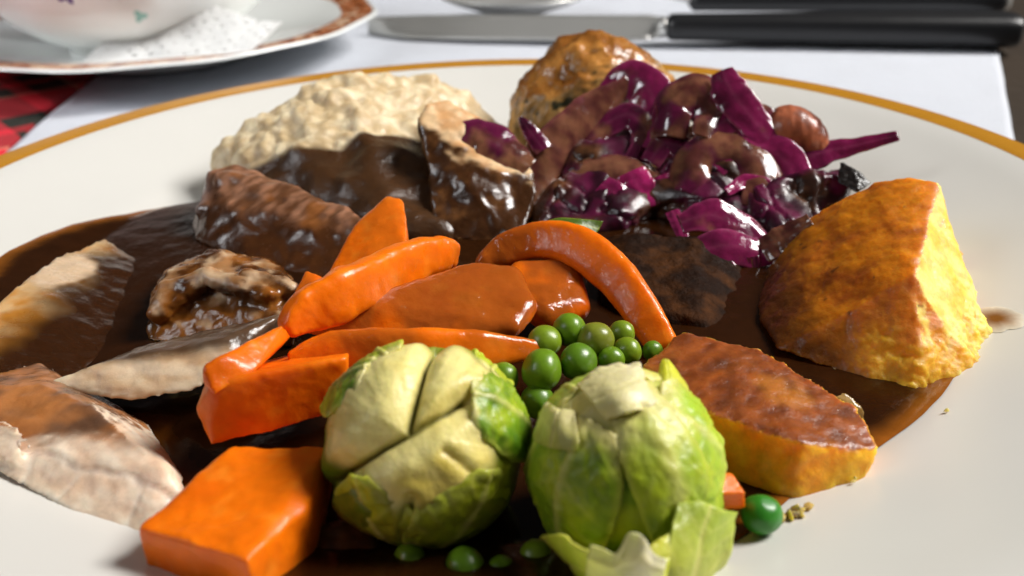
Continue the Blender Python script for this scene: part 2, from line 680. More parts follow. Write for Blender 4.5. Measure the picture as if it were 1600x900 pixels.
# ------------------------------------------------------------------ cutlery at the back
M_steel = plain('polished_steel', (0.66, 0.65, 0.62), 0.34, metallic=0.75, var=0.08, var_scale=50)
M_black = plain('black_handle', (0.012, 0.012, 0.013), 0.32, var=0.2, var_scale=80, bump=((900, 0.0001),))


def line_z(p0, p1, z):
    return Z(*p0, z), Z(*p1, z)


k0, k1 = Z(1042, 42, .7), Z(1588, 46, .7)
kd = (k1 - k0) / np.linalg.norm(k1 - k0)
ks = np.array([-kd[1], kd[0], 0])
knife = empty('table_knife', [k0[0], k0[1], 0], label='steel knife with a thick black handle lying behind the plate', cat='knife')
V, F = sweep([k0 - kd * .1, k0 + kd * 4, k0 + kd * 10, k1 - kd * .5, k1], [.78, .88, 1.05, 1.15, .9], [.60, .66, .74, .76, .6], ks, n=80, m=32, power=2.8)
put('handle', V, F, M_black, knife)
tipk = Z(575, 42, .3)
bd = (tipk - k0); bl = np.linalg.norm(bd); bd = bd / bl
ns = 60
s_ = np.linspace(0, 1, ns)
wid_f = np.interp(s_, [0, .03, .06, .6, .85, 1], [.35, .45, .95, 1.05, .95, .1])
wid_b = np.interp(s_, [0, .03, .06, .5, .8, 1], [.35, .45, .95, 1.0, .8, .25])
ctr = k0[None] + bd[None] * (bl * s_)[:, None]
ctr[:, 2] = np.interp(s_, [0, .1, 1], [.45, .36, .10])
rows = []
for side_, zz in ((-1, -.12), (-.55, .06), (.55, .50), (1, .68), (1, .60), (0, .18), (-1, -.18)):
    w_ = wid_f if side_ < 0 else wid_b
    rows.append(ctr + ks[None] * (side_ * w_)[:, None] + np.array([0, 0, zz]))
V = np.stack(rows, 1).reshape(-1, 3)
put('blade', V, grid_faces(ns, 7, True), M_steel, knife)
V, F = sweep([k0 - kd * .5, k0 + kd * .1], [.62, .68], [.46, .5], ks, n=12, m=24)
put('bolster', V, F, M_steel, knife)

# dessert spoon lying behind the knife
b0 = Z(812, -6, 1.2); b0[2] = .5
spoon = empty('dessert_spoon', [b0[0], b0[1], 0], label='steel spoon with a black handle lying behind the knife', cat='spoon')
nu, nv = 40, 28
gu, gv = np.meshgrid(np.linspace(-1, 1, nu), np.linspace(0, 2 * np.pi, nv, endpoint=False), indexing='ij')
rad_s = np.linspace(0.02, 1, 24)
a_s = np.linspace(0, 2 * np.pi, 64, endpoint=False)
RR, AA = np.meshgrid(rad_s, a_s, indexing='ij')
egg = 1 + 0.14 * np.cos(AA)
top_ = np.stack([b0[0] + RR * 4.0 * np.cos(AA) * egg ** -.5, b0[1] + RR * 2.9 * np.sin(AA), .35 + 0.95 * RR ** 2], -1).reshape(-1, 3)
bot_ = top_ - np.array([0, 0, .14]) * (1 - .3 * RR.reshape(-1)[:, None])
n_ = len(top_)
F = grid_faces(24, 64, True)
Fa = [tuple(f) for f in F] + [tuple(f[::-1] + n_) for f in F]
Fa += [(23 * 64 + j, 23 * 64 + j + n_, 23 * 64 + (j + 1) % 64 + n_, 23 * 64 + (j + 1) % 64) for j in range(64)]
put('bowl', np.vstack([top_, bot_]), Fa, M_steel, spoon)
h0, h1 = b0 + np.array([4.0, 0, .75]), Z(1075, 2, .75)
V, F = sweep([h0 - np.array([.3, 0, 0.05]), (h0 + h1) / 2 + np.array([0, 0, .35]), h1 + np.array([.6, 0, 0])], [.8, .3, .4], [.12, .16, .2], (0, 1, 0), n=40, m=16)
put('neck', V, F, M_steel, spoon)
h2 = Z(1572, 0, .75)
V, F = sweep([h1, (h1 + h2) / 2, h2], [.6, .75, .9], [.5, .55, .6], (0, 1, 0), n=60, m=28, power=2.8)
put('handle', V, F, M_black, spoon)
V, F = sweep([h1 + (h2 - h1) * .93, h2 + (h2 - h1) * .012], [.84, .7], [.64, .5], (0, 1, 0), n=14, m=24)
put('end_cap', V, F, M_steel, spoon)
# ------------------------------------------------------------------ food materials
M_carrot = food('cooked_carrot', dry=0.42, wet=0.14, sss=0.25, radius=(1, .35, .06), sss_scale=0.004, var=0.10, var_scale=300, bump=((220, .00012), (900, .00005), (2600, .00003)), coat=0.5, spec=.3)
M_meat = food('gravy_meat', ripple=200, dry=0.55, wet=0.24, sss=0.15, radius=(1, .45, .25), sss_scale=0.003, var=0.2, var_scale=420, bump=((300, .00016), (1500, .00006)), coat=0.3, spec=.35, ripple_d=.0004)
M_burnt = food('burnt_crust', dry=0.75, wet=0.5, sss=0.0, var=0.4, var_scale=600, bump=((700, .0006), (2200, .0002)), spec=.06)
M_turkey = food('roast_turkey', dry=0.5, wet=0.2, sss=0.35, radius=(1, .6, .4), sss_scale=0.004, var=0.12, var_scale=400, bump=((200, .00012), (1500, .00006)), coat=0.15, spec=.4)
M_potato = food('roast_potato', dry=0.55, wet=0.26, sss=0.65, radius=(1, .6, .12), sss_scale=0.006, var=0.24, var_scale=420, bump=((420, .00016), (1800, .0001)), coat=0.25, spec=.4)
M_cabbage = food('red_cabbage', ripple=150, ripple_d=.0004, dry=0.3, wet=0.13, sss=0.12, radius=(1, .1, .4), sss_scale=0.002, var=0.3, var_scale=330, bump=((220, .0002), (900, .00005)), coat=1.0)
M_sprout = food('brussels_sprout', dry=0.48, wet=0.28, sss=0.3, radius=(.7, 1, .15), sss_scale=0.004, var=0.14, var_scale=260, bump=((240, .0004), (1100, .00008)), coat=0.1)
M_pea = food('green_pea', dry=0.45, wet=0.27, sss=0.3, radius=(.8, 1, .2), sss_scale=0.002, var=0.10, var_scale=300, bump=((400, .00008),), coat=0.12)
M_mash = food('lumpy_mash', dry=0.5, wet=0.22, sss=0.3, radius=(1, .7, .4), sss_scale=0.004, var=0.10, var_scale=420, bump=((400, .0004), (1400, .0001)), coat=0.2, spec=.4)
M_gravy = food('brown_gravy', dry=0.2, wet=0.14, sss=0.0, var=0.25, var_scale=160, bump=((120, .0002),), coat=0.0, spec=.3)

ORANGE = S(242, 116, 6)
DEEP_ORANGE = S(206, 72, 2)


def settle(V, gap=-0.14):
    r_ = np.hypot(V[:, 0], V[:, 1])
    V[:, 2] = np.maximum(V[:, 2], plate_z(r_) + gap)
    return V


def drop(p, z):
    return np.array([p[0], p[1], z])


def away(p, dy, dz=0.0):
    return np.asarray(p) + np.array([0, dy, dz])


# ------------------------------------------------------------------ the pool of gravy on the plate
ang = np.radians([-180, -165, -150, -140, -130, -118, -108, -90, -77, -62, -50, -40, -30, -20, -8, 5, 20, 40, 60, 80, 100, 120, 140, 150, 157, 163, 170, 175, 180])
radp = np.array([11.0, 11.3, 10.8, 9.6, 8.8, 9.4, 11.5, 12.0, 10.9, 9.8, 9.85, 10.0, 10.1, 9.6, 8.3, 7.0, 6.0, 6, 6.5, 7, 7.2, 7.5, 8.2, 8.9, 9.5, 9.9, 10.5, 10.8, 11.0])
nr, na = 90, 360
th = np.linspace(-np.pi, np.pi, na, endpoint=False)
out_r = np.interp(th, ang, radp)
out_r = out_r + 0.14 * fbm(np.c_[np.cos(th) * 3, np.sin(th) * 3, 0 * th], 4)
q = np.linspace(0.0, 1, nr) ** 0.7
RR = q[:, None] * out_r[None]
X = RR * np.cos(th); Yv = RR * np.sin(th)
edge = (1 - q)[:, None] * out_r[None]
film = 0.02 + 0.085 * (1 - np.exp(-edge / 0.22))
H = np.maximum(plate_z(RR) + film, 1.13 - 0.12 * ss(0.4 - edge, 0, .4))
H = np.maximum(np.minimum(H, plate_z(RR) + 0.035 + edge * 0.45), plate_z(RR) + 0.012)
V = np.stack([X, Yv, H], -1).reshape(-1, 3)
V[:, 2] += 0.015 * fbm(V * np.array([1.2, 1.2, 0]), 3) * np.clip(edge.reshape(-1), 0, 1)
depth = (H - plate_z(RR)).reshape(-1)
col = mixc(GRAVY_THIN, GRAVY * 0.75, ss(edge.reshape(-1) + .25 * fbm(V * 1.3, 3), -0.05, .5))
put('gravy_pool', V, grid_faces(nr, na, True), M_gravy, col=col, wet=1.0, kind='stuff',
    label='dark brown gravy pooled over the middle of the dinner plate', cat='gravy')


def smear(px, py, rx, ry, seed, label, tone=0.6):
    c = Z(px, py, 1.6)
    for _ in range(6):
        c = Z(px, py, float(plate_z(np.hypot(c[0], c[1]))))
    a = np.linspace(0, 2 * np.pi, 60, endpoint=False)
    qq = np.linspace(0, 1, 12)
    wv = 1 + .25 * fbm(np.c_[np.cos(a) * 1.5, np.sin(a) * 1.5, 0 * a + seed], 3)
    Xs = c[0] + qq[:, None] * rx * wv * np.cos(a); Ys = c[1] + qq[:, None] * ry * wv * np.sin(a)
    Hs = plate_z(np.hypot(Xs, Ys)) + .008 + .03 * (1 - qq[:, None] ** 3)
    Vs = np.stack([Xs, Ys, Hs], -1).reshape(-1, 3)
    put('gravy_smear', Vs, grid_faces(12, 60, True), M_gravy, col=mixc(np.array([.74, .69, .58]), S(132, 86, 38), np.repeat((1 - qq ** 1.6) * tone * 1.8, 60).clip(0, 1)), wet=1.0, label=label, cat='gravy smear')


smear(1556, 500, .45, .55, 3, 'small brown gravy smear on the bare rim right of the tall roast potato')

# ------------------------------------------------------------------ mash, stuffing and meats at the back
V, F = blob([[(Y(366, 270, 4.9), .62), (Y(434, 226, 5.4), .95), (Y(545, 182, 6.6), 1.25), (Y(640, 178, 7.4), 1.15), (Y(720, 190, 8.0), .85), (Y(752, 205, 7.6), .6),
              (Y(480, 290, 4.0), .6), (Y(640, 310, 3.2), .7), (Y(610, 350, 1.4), .6), (Y(690, 370, 1.2), .5), (Y(600, 240, 9.4), 1.0)],
             [(Y(560, 148, 6.9), .42), (Y(600, 150, 7.2), .4)], [(Y(640, 152, 7.2), .45), (Y(690, 165, 7.6), .45)]], voxel=.09, smooth=4)
low = ss(5.0 + .8 * fbm(V * .7, 3) - V[:, 1] + 1.3 * (1.9 - V[:, 2]) + .35 * (V[:, 0] + 4), -.1, .6)
V = V + normals(V, F) * ((.30 * fbm(V * .75, 2) + (1 - .85 * low) * (.28 * (np.abs(perlin(V * 1.3 + 5)) - .2) + .15 * (np.abs(perlin(V * 2.6 + 1)) - .2) + .05 * fbm(V * 5, 3))))[:, None]
V = settle(V)
N_ = normals(V, F)
col = mixc(mixc(S(204, 178, 136), S(236, 218, 182), ss(fbm(V * 2.4, 3), -.25, .35)), S(64, 36, 15), ss(low, .1, .8) * .98)
put('bread_mash', V, F, M_mash, col=col, wet=.35 + .65 * low, label='pale lumpy heap of mash at the back left, gravy along its foot', cat='mash')

V, F = blob([[(Y(885, 182, 7.3), 1.75), (Y(975, 172, 7.4), 1.75), (Y(925, 152, 7.6), 1.95), (Y(1020, 210, 7.0), 1.1), (Y(850, 220, 6.8), 1.1)]], voxel=.085, smooth=3)
V = rough(V, F, (.30, .5, 3), (.12, 2.2, 3), (.05, 7, 2))
V = settle(V)
N_ = normals(V, F)
g = fbm(V * .55 + 4, 3)
coat = ss(g + .55 * N_[:, 2] - .28 * np.abs(V[:, 0] - 2.6) / 1.5, -.15, .25)
col = mixc(mixc(S(126, 96, 48), S(190, 146, 82), ss(fbm(V * 3, 3), -.3, .3)), mixc(S(140, 86, 32), S(196, 134, 64), ss(fbm(V * 1.1, 3), -.3, .4)), coat)
herb = ss(fbm(V * 3.3 + 8, 2), .30, .40) * (1 - coat)
col = mixc(col, S(44, 44, 20), herb)
put('stuffing_ball', V, F, M_meat, col=col, wet=.25 + .6 * coat, label='round brown stuffing ball glazed with gravy behind the red cabbage', cat='stuffing')

# roast meat with the pale cut top
V, F = blob([[Y(655, 182, 3.2), Y(668, 165, 3.5), Y(700, 153, 3.8), Y(770, 190, 3.5), Y(826, 238, 2.9), Y(672, 250, 2.4), Y(682, 372, .8), Y(815, 385, .4), Y(838, 300, 1.7),
              Y(740, 300, 1.4), Y(700, 165, 5.2), Y(820, 240, 4.6), Y(690, 380, 3.0), Y(820, 380, 3.0)]], voxel=.06, smooth=5)
V = rough(V, F, (.26, .7, 3), (.05, 2.5, 3))
V = settle(V)
N_ = normals(V, F)
pale = ss(N_[:, 2] + .20 * fbm(V * 1.4, 3) + .8 * (V[:, 2] - 3.0) + .25 * (V[:, 0] + .9), .50, .74)
col = mixc(mixc(S(66, 38, 18), S(122, 80, 44), ss(fbm(V * 1.7 + 3, 4), -.05, .45)), mixc(S(206, 156, 104), S(232, 196, 150), ss(fbm(V * 2, 3), -.3, .3)), pale)
put('roast_meat', V, F, M_meat, col=col, wet=1 - .6 * pale, label='upright chunk of roast meat with a pale cut top between mash and red cabbage', cat='meat')

# beef slice
V, F = blob([[Y(322, 266, 2.6), Y(368, 260, 2.9), Y(440, 282, 2.2), Y(540, 322, .6), Y(572, 352, -.2), Z(298, 352, 1.15), Z(306, 378, 1.1), Y(400, 330, 1.2), Z(430, 430, 1.05), Z(565, 450, 1.05),
              Y(360, 300, 4.2), Y(560, 350, 2.4), Z(320, 330, 1.0)],
             [Y(330, 268, 2.8), Y(365, 263, 3.0), (Y(318, 330, 1.8), .25), Y(345, 320, 1.7)], [(Y(440, 300, 1.9), .3), (Y(520, 338, .7), .32), (Y(470, 350, .9), .4)], [(Y(350, 285, 2.3), .28), (Y(410, 290, 2.1), .25)]], voxel=.06, smooth=5)
V = rough(V, F, (.22, .7, 3), (.03, 2.6, 3))
fib = fbm(np.c_[V[:, 0] * 1.2 + V[:, 1] * 1.0, (V[:, 1] - V[:, 0]) * 3.2, V[:, 2] * 4], 4)
V = V + normals(V, F) * (.035 * fib * ss(V[:, 2], 1.6, 2.0))[:, None]
V = settle(V)
N_ = normals(V, F)
top_ = ss(V[:, 2] + .3 * fbm(V * 1.1, 3) + .5 * (N_[:, 2] - .6), 1.75, 2.25)
left_ = ss(-V[:, 0] + .3 * fbm(V * 2, 2), 6.85, 7.25) * ss(V[:, 2], 1.5, 1.9)
col = mixc(S(76, 42, 18), mixc(mixc(S(104, 66, 40), S(168, 120, 92), ss(fib, -.3, .4)), S(166, 98, 36), ss(fbm(V * 1.3 + 6, 2), .15, .45) * .6), top_ * .85)
col = mixc(col, mixc(S(120, 98, 94), S(168, 150, 146), ss(fib, -.3, .3)), left_)
put('beef_slice', V, F, M_meat, col=col, wet=1 - .55 * np.maximum(top_, left_), label='thick brown beef slice in front of the mash, fibrous along its top edge', cat='meat')

# turkey, left
ol = [Z(-40, 500, 1.9), Z(20, 452, 1.82), Z(90, 400, 1.62), Z(165, 372, 1.32), Z(215, 405, 1.12), Z(205, 520, .95), Z(110, 590, 1.25), Z(-40, 610, 1.75)]
V, F = blob([ol + [drop(p_, .7) for p_ in ol] + [Z(60, 480, 1.75), Z(130, 430, 1.42)]], voxel=.06, smooth=4)
V = rough(V, F, (.07, .8, 3), (.03, 3, 3))
V = settle(V)
N_ = normals(V, F)
g = V[:, 0] + 9.0 + .9 * fbm(V * .7, 3)
gr = ss(g, -1.2, .7)
patch_ = ss(.62 - np.hypot(V[:, 0] - Z(95, 412, 1.75)[0], (V[:, 1] - Z(95, 412, 1.75)[1]) * .55) + .2 * fbm(V * 2, 3), 0, .2)
col = mixc(mixc(S(214, 142, 52), S(232, 190, 134), ss(fbm(V * 1.5, 3), -.3, .3)), GRAVY, gr)
col = mixc(col, S(206, 178, 146), patch_)
put('turkey_slice', V, F, M_turkey, col=col, wet=.3 + .7 * gr, label='flat turkey slice at the left edge of the plate, half under dark gravy', cat='meat')

V, F = blob([[Z(228, 530, 1.15), Y(232, 470, -3.0), Y(262, 425, -2.4), Y(330, 389, -1.6), Y(420, 408, -1.7), Y(470, 450, -3.0), Y(470, 500, -4.2), Z(460, 540, 1.2), Z(300, 545, 1.15), Y(330, 430, -2.8), Y(430, 410, .2), Z(260, 420, 1.1)],
             [(Y(262, 452, -3.1), .22), (Y(330, 430, -3.0), .2), (Y(248, 490, -3.5), .2)], [(Y(330, 436, -3.1), .18), (Y(420, 462, -3.6), .22)],
             [(Y(415, 440, -3.2), .2), (Y(455, 455, -3.4), .2), (Y(385, 432, -3.1), .17)]], voxel=.05, smooth=2)
V = rough(V, F, (.12, 1.2, 3), (.06, 3.5, 3), (.02, 9, 2))
V = settle(V)
N_ = normals(V, F)
rid = ss(fbm(V * 1.6 + 5, 3) + .25 * (N_[:, 2] - .3) + .3 * (V[:, 2] - 1.9), .06, .34)
col = mixc(mixc(S(72, 38, 12), S(146, 88, 32), ss(fbm(V * 1.2, 3), -.2, .4)), mixc(S(164, 118, 74), S(216, 186, 150), ss(fbm(V * 2, 3), -.2, .35)), rid * .8)
put('turkey_chunk', V, F, M_turkey, col=col, wet=1 - .6 * rid, label='ragged turkey chunk streaked white and brown left of the glazed carrots', cat='meat')

V, F = blob([[Z(66, 600, 1.72), Z(150, 570, 1.95), Z(245, 546, 2.05), Z(352, 528, 2.3), Z(352, 580, 1.95), Z(300, 612, 1.75), Z(205, 628, 1.55), Z(110, 616, 1.55),
              Z(255, 530, 1.7), Z(440, 490, 2.3), Z(460, 500, 1.9)]], voxel=.05, smooth=3)
V = rough(V, F, (.07, 1.2, 3), (.03, 4, 3))
V = settle(V)
N_ = normals(V, F)
topg = ss(.12 * fbm(V * 1.3, 3) + (V[:, 1] + 6.05), .0, .25)
col = mixc(mixc(S(206, 170, 130), S(232, 208, 176), ss(fbm(V * np.array([1, 1, 6]), 4), -.3, .3)), GRAVY * 1.25, topg * .9)
put('turkey_slice', V, F, M_turkey, col=col, wet=.25 + .75 * topg, label='thin turkey slice lying between the gravy pool and the stacked carrots, pale edge forward', cat='meat')

V, F = blob([[Z(-70, 600, 1.95), Z(70, 600, 1.95), Z(150, 640, 2.0), Z(262, 736, 1.8), Z(284, 772, 1.55), Z(215, 854, 1.25), Z(130, 814, 1.3), Z(0, 737, 1.6), Z(-90, 690, 1.75),
              Z(60, 565, 1.45), Z(230, 660, 1.1), Z(285, 745, 1.1)],
             [Z(-70, 640, 2.05), Z(30, 660, 2.1), Z(58, 690, 1.95), Z(20, 728, 1.72), Z(-80, 700, 1.85)]], voxel=.05, smooth=3)
V = rough(V, F, (.06, .9, 3), (.03, 3.5, 3), (.012, 10, 2))
grain = fbm(np.c_[(V[:, 0] - V[:, 1]) * .5, (V[:, 0] + V[:, 1]) * 3.0, V[:, 2] * 6], 4)
V = V + normals(V, F) * (.022 * grain)[:, None]
pa, pb = Z(0, 700, 1.75), Z(290, 800, 1.45)
su = ((V - pa) @ (pb - pa)) / ((pb - pa) @ (pb - pa))
wob = .05 * fbm(V * 1.1 + 4, 3)
qd = np.array([-(pb - pa)[1], (pb - pa)[0], 0])
qd = qd / np.linalg.norm(qd)
zl = .5 * ((V - pa) @ qd) - .04 + 1.6 * wob
frontm = ss(.30 - zl, 0, .1)
sl = np.exp(-(zl / .022) ** 2) * ss(su, .05, .15) * frontm
for s0_, sk_ in ((.18, .5), (.47, -.6), (.78, .3)):
    sl = np.maximum(sl, np.exp(-((su - s0_ + sk_ * zl * .3 + .4 * wob) / .012) ** 2) * ss(-zl, -.02, .03) * frontm)
V = V - normals(V, F) * (.018 * sl - .03 * ss(zl, 0, .05) * frontm)[:, None]
V = settle(V)
N_ = normals(V, F)
gline = (N_[:, 2] - .80) + .10 * fbm(V * 1.2, 3) + .30 * (V[:, 1] + 7.6)
topg = ss(gline, -.05, .15)
col = mixc(mixc(S(230, 196, 166), S(243, 222, 198), ss(grain + .5 * fbm(V, 2), -.4, .4)), S(244, 230, 214), .4 * sl)
col = mixc(col, mixc(S(80, 42, 12), S(176, 104, 36), ss(fbm(V * 1.1 + 2, 3), -.3, .3)), topg * .93)
put('turkey_slice', V, F, M_turkey, col=col, wet=.3 + .7 * topg, label='thick turkey slice nearest the camera at the left, gravy on top and pale cut face', cat='meat')

V, F = blob([[(Z(500, 850, 1.1), .25), (Z(560, 845, 1.1), .28), (Z(575, 880, 1.05), .2), (Z(510, 885, 1.05), .2)]], voxel=.05, smooth=3)
V = settle(rough(V, F, (.12, 1.6, 3), (.04, 5, 3)))
put('meat_scrap', V, F, M_meat, col=mixc(S(84, 52, 30), S(150, 112, 80), ss(fbm(V * 2.2, 3), -.2, .35)), wet=.7, label='small brown meat scrap in the gravy in front of the split sprout', cat='meat')

# dark crusty stuffing under the cabbage
V, F = blob([[Y(935, 385, -.6), Y(1000, 365, -.6), Y(1090, 372, -.6), Y(1195, 425, -1.0), Y(1210, 520, -3.4), drop(Z(1120, 535, 1.0), .6), drop(Z(960, 510, 1.0), .6), Z(1100, 500, 1.25), Z(980, 480, 1.3), Y(935, 430, -2.2), Z(930, 380, 1.0), Z(1180, 380, 1.0)]], voxel=.06, smooth=4)
V = rough(V, F, (.18, .8, 3), (.05, 3.2, 3), (.025, 8, 2))
V = settle(V)
cr = fbm(V * 6, 2)
sp_m = ss(1.9 - V[:, 0] + .4 * fbm(V, 2), 0, .5)
col = mixc(mixc(S(34, 18, 8), S(70, 40, 16), ss(fbm(V * 1.5, 3), -.2, .4)), S(26, 16, 9), sp_m * .8)
col = mixc(col, S(120, 90, 60), ss(cr, .36, .5) * sp_m)
put('burnt_stuffing', V, F, M_burnt, col=col, wet=.6 * (1 - sp_m), label='dark burnt crusty stuffing below the red cabbage, right of the bent carrot', cat='stuffing')

# browned sausage end behind the cabbage and a flake of dark skin
V, F = sweep([Y(1195, 200, 3.4), Y(1235, 205, 3.0), Y(1270, 222, 2.7), Y(1292, 238, 2.5)], [.6, .66, .5, .3], [.6, .66, .5, .3], (0, 0, 1), n=60, m=40, power=2, cap=1.2)
F = tri(F)
V = rough(V, F, (.06, 1.5, 3), (.03, 6, 2))
put('sausage_end', V, F, M_meat, col=mixc(S(96, 44, 28), S(190, 110, 76), ss(fbm(V * 1.7, 3), -.25, .35)), wet=.6, label='reddish brown sausage end poking out behind the red cabbage', cat='sausage')

# ------------------------------------------------------------------ potatoes
V, F = blob([[Y(1262, 342, -.7), Y(1300, 318, -.7), Y(1365, 285, -.9), Y(1425, 278, -1.3), Y(1466, 290, -1.8), Y(1428, 430, -4.75), Z(1552, 552, 1.05), Z(1535, 590, 1.0), Z(1442, 620, 1.0), Z(1365, 606, 1.0),
              Y(1502, 400, -2.3), Z(1215, 545, 1.25), Y(1178, 440, -1.4), Z(1190, 500, 1.2), Y(1300, 560, -5.0),
              Z(1210, 420, 1.0), Y(1500, 420, -1.2), Y(1380, 340, 1.0), Z(1300, 400, 1.0)]], voxel=.05, smooth=3)
V = rough(V, F, (.14, .7, 3), (.03, 2.6, 3), (.012, 7, 2))
N_ = normals(V, F)
yel = ss(N_[:, 0] + .18 * fbm(V * 1.6, 3) - .10 * N_[:, 2], .22, .42)
low = ss(1.9 + .3 * fbm(V * 2, 3) - V[:, 2], 0, .3) * ss(V[:, 0], 6.3, 7.1)
crumb = np.maximum(low, .4 * yel * ss(fbm(V * 1.2 + 3, 2), 0, .3))
V = V + N_ * (crumb * (.16 * fbm(V * 1.7, 3) + .09 * np.abs(fbm(V * 4.2, 3)) + .04 * fbm(V * 10, 2)) + .012 * fbm(V * 12, 2))[:, None]
V = settle(V)
gl = ss(6.9 - V[:, 0] + .9 * fbm(V * .8, 3) - .5 * (V[:, 2] - 2.2), -.1, 1.5)
crust = mixc(S(218, 128, 8), S(160, 74, 6), ss(fbm(V * .9 + 1, 4), -.25, .35))
col = mixc(crust, GRAVY * 1.3, gl * .88)
col = mixc(col, mixc(S(244, 200, 70), S(250, 226, 130), ss(fbm(V * 1.4, 3), -.3, .3)), yel)
col = mixc(col, S(240, 178, 34), low * (1 - yel) * .85)
col = mixc(col, S(60, 30, 10), ss(fbm(V * 4 + 9, 2), .5, .6) * .8)
rside = yel * ss(N_[:, 0] - .8 + .2 * fbm(V * 2, 2), 0, .15)
col = mixc(col, S(196, 110, 30), rside * .7)
put('roast_potato', V, F, M_potato, col=col, wet=np.clip(.25 + .65 * gl + .5 * rside, 0, 1) * (1 - .6 * crumb),
    label='tall roast potato standing at the right, brown crust with bright yellow broken side', cat='potato', group='roast potatoes')

V, F = blob([[Z(1000, 572, 2.1), Z(1062, 516, 2.15), Z(1185, 545, 2.05), Z(1335, 634, 1.75), Z(1373, 700, 1.65), Z(1362, 722, 1.5), Z(1255, 694, 1.9), Z(1100, 640, 2.0), Z(1340, 778, .95), Z(1240, 806, .9), Z(1120, 760, .9), Z(1000, 690, 1.0),
              Z(1180, 600, 1.0), Z(1350, 720, .95)]], voxel=.05, smooth=4)
V = rough(V, F, (.06, 1, 3), (.03, 4, 3))
N_ = normals(V, F)
topm = ss(N_[:, 2] + .22 * fbm(V * 2.2, 4), .62, .80)
edg = np.exp(-((N_[:, 2] - .72) / .16) ** 2)
V = V + N_ * (edg * .10 * fbm(V * 6, 3) + (1 - topm) * .04 * fbm(V * 5, 3) + .01 * fbm(V * 14, 2))[:, None]
V = settle(V)
st = fbm(np.c_[(V[:, 0] + V[:, 1]) * 1.0, (V[:, 0] - V[:, 1]) * .9, V[:, 2]] * np.array([1, 3.5, 1]), 3)
col = mixc(mixc(S(255, 192, 40), S(248, 158, 20), ss(fbm(V * 1.6, 3), -.3, .35)), mixc(S(112, 52, 16), S(160, 84, 30), ss(st + .5 * fbm(V * 3, 3), -.6, .6)), topm)
col = mixc(col, S(206, 130, 44), ss(fbm(V * .9 + 31, 3), .05, .45) * topm * .55)
col = mixc(col, S(74, 36, 12), ss(fbm(V * 1.1 + 57, 3), .12, .5) * topm * .6)
col = mixc(col, S(200, 112, 66), edg * ss(fbm(V * 5, 2), -.1, .25) * .8)
put('roast_potato', V, F, M_potato, col=col, wet=.25 + .45 * topm, label='low roast potato half behind the leafy sprout, red-brown crust over a golden side', cat='potato', group='roast potatoes')

# ------------------------------------------------------------------ carrots
cg = 'cooked carrot pieces on the plate'


def carrot(V, F, label, glaze=0.5, gloss=.42, deep=.3, seed=0.0, bumpy=.03, col0=ORANGE, film=None):
    F = tri(F) if not isinstance(F, np.ndarray) or F.shape[1] != 4 else F
    V = rough(V, F, (bumpy * 1.5, .8, 3), (bumpy * .6, 1.8, 2), (bumpy * .35, 4.5, 3), (.008, 9, 2))
    V = settle(V)
    N_ = normals(V, F)
    gz = ss(fbm(V * .9 + seed, 3) + .35 * (N_[:, 2] - .4), .25 - glaze * .7, .55 - glaze * .5) * max(0, min(1, glaze * 1.4))
    if film is not None:
        gz = np.maximum(gz, film(V))
    col = mixc(col0, DEEP_ORANGE, ss(fbm(V * .8 + 3 + seed, 3), -.2, .5) * deep)
    col = mixc(col, S(250, 150, 40), ss(fbm(V * np.array([2.2, 2.2, 2.2]) + seed + 9, 4), .1, .5) * .45)
    col = mixc(col, S(136, 70, 26), gz * .78)
    return put('carrot_piece', V, F, M_carrot, col=col, wet=gloss + (1 - gloss) * gz, label=label, cat='carrot', group=cg)


V, F = blob([[Z(216, 824, 2.15), Z(300, 842, 2.2), Z(384, 876, 2.25), Z(478, 795, 2.1), Z(512, 700, 2.15), Z(365, 695, 2.25),
              drop(Z(216, 824, 2.15), 1.3), drop(Z(300, 842, 2.2), 1.3), drop(Z(384, 876, 2.25), 1.2), drop(Z(478, 795, 2.1), .9), Z(530, 740, 1.0), Z(365, 730, 1.0)]], voxel=.05, smooth=3)
carrot(V, F, 'big square-cut orange carrot block at the lower left corner of the food', glaze=-.5, gloss=.12, deep=.4, bumpy=.06)
V, F = blob([[Z(322, 608, 2.75), Z(378, 584, 2.85), Z(545, 556, 2.85), Z(303, 640, 2.3), Z(330, 694, 1.75), Z(420, 680, 1.8), Z(540, 640, 1.9), away(Z(322, 608, 2.0), .5), away(Z(545, 556, 2.0), .5), Z(540, 600, 1.5), Z(350, 660, 1.5)]], voxel=.05, smooth=5)
carrot(V, F, 'thick carrot baton lying above the big square block, its right end behind the split sprout', glaze=.15, gloss=.15, deep=.6, bumpy=.05)
V, F = blob([[Z(318, 572, 3.05), Z(345, 556, 3.1), Z(440, 508, 2.95), Z(455, 524, 2.7), Z(400, 578, 2.8), Z(334, 618, 2.7), Z(318, 600, 2.75), Z(350, 590, 2.3), Z(440, 540, 2.2), Z(330, 575, 2.4)]], voxel=.045, smooth=4)
carrot(V, F, 'short carrot stick at the far left of the carrots, its bright cut end forward', glaze=.2, deep=.5)
V, F = blob([[Z(604, 306, 3.1), Z(630, 312, 3.0), Y(636, 385, -2.9), Y(560, 452, -3.9), Y(498, 456, -3.6), Y(520, 410, -2.9), Y(556, 350, -2.0),
              Y(604, 310, -.9), Y(640, 390, -2.0), Y(520, 440, -2.6)]], voxel=.045, smooth=4)
carrot(V, F, 'tall wedge of carrot pointing up in front of the beef slice', glaze=.35, deep=.3)
V, F = blob([[Y(478, 422, -3.2), Y(512, 436, -3.3), Y(500, 478, -3.9), Y(455, 470, -3.8), Y(480, 425, -2.8), Y(512, 440, -2.9), Y(460, 470, -3.3)]], voxel=.04, smooth=3)
carrot(V, F, 'small dark orange carrot chip between the ragged turkey and the tall carrot wedge', glaze=.5, deep=.7)
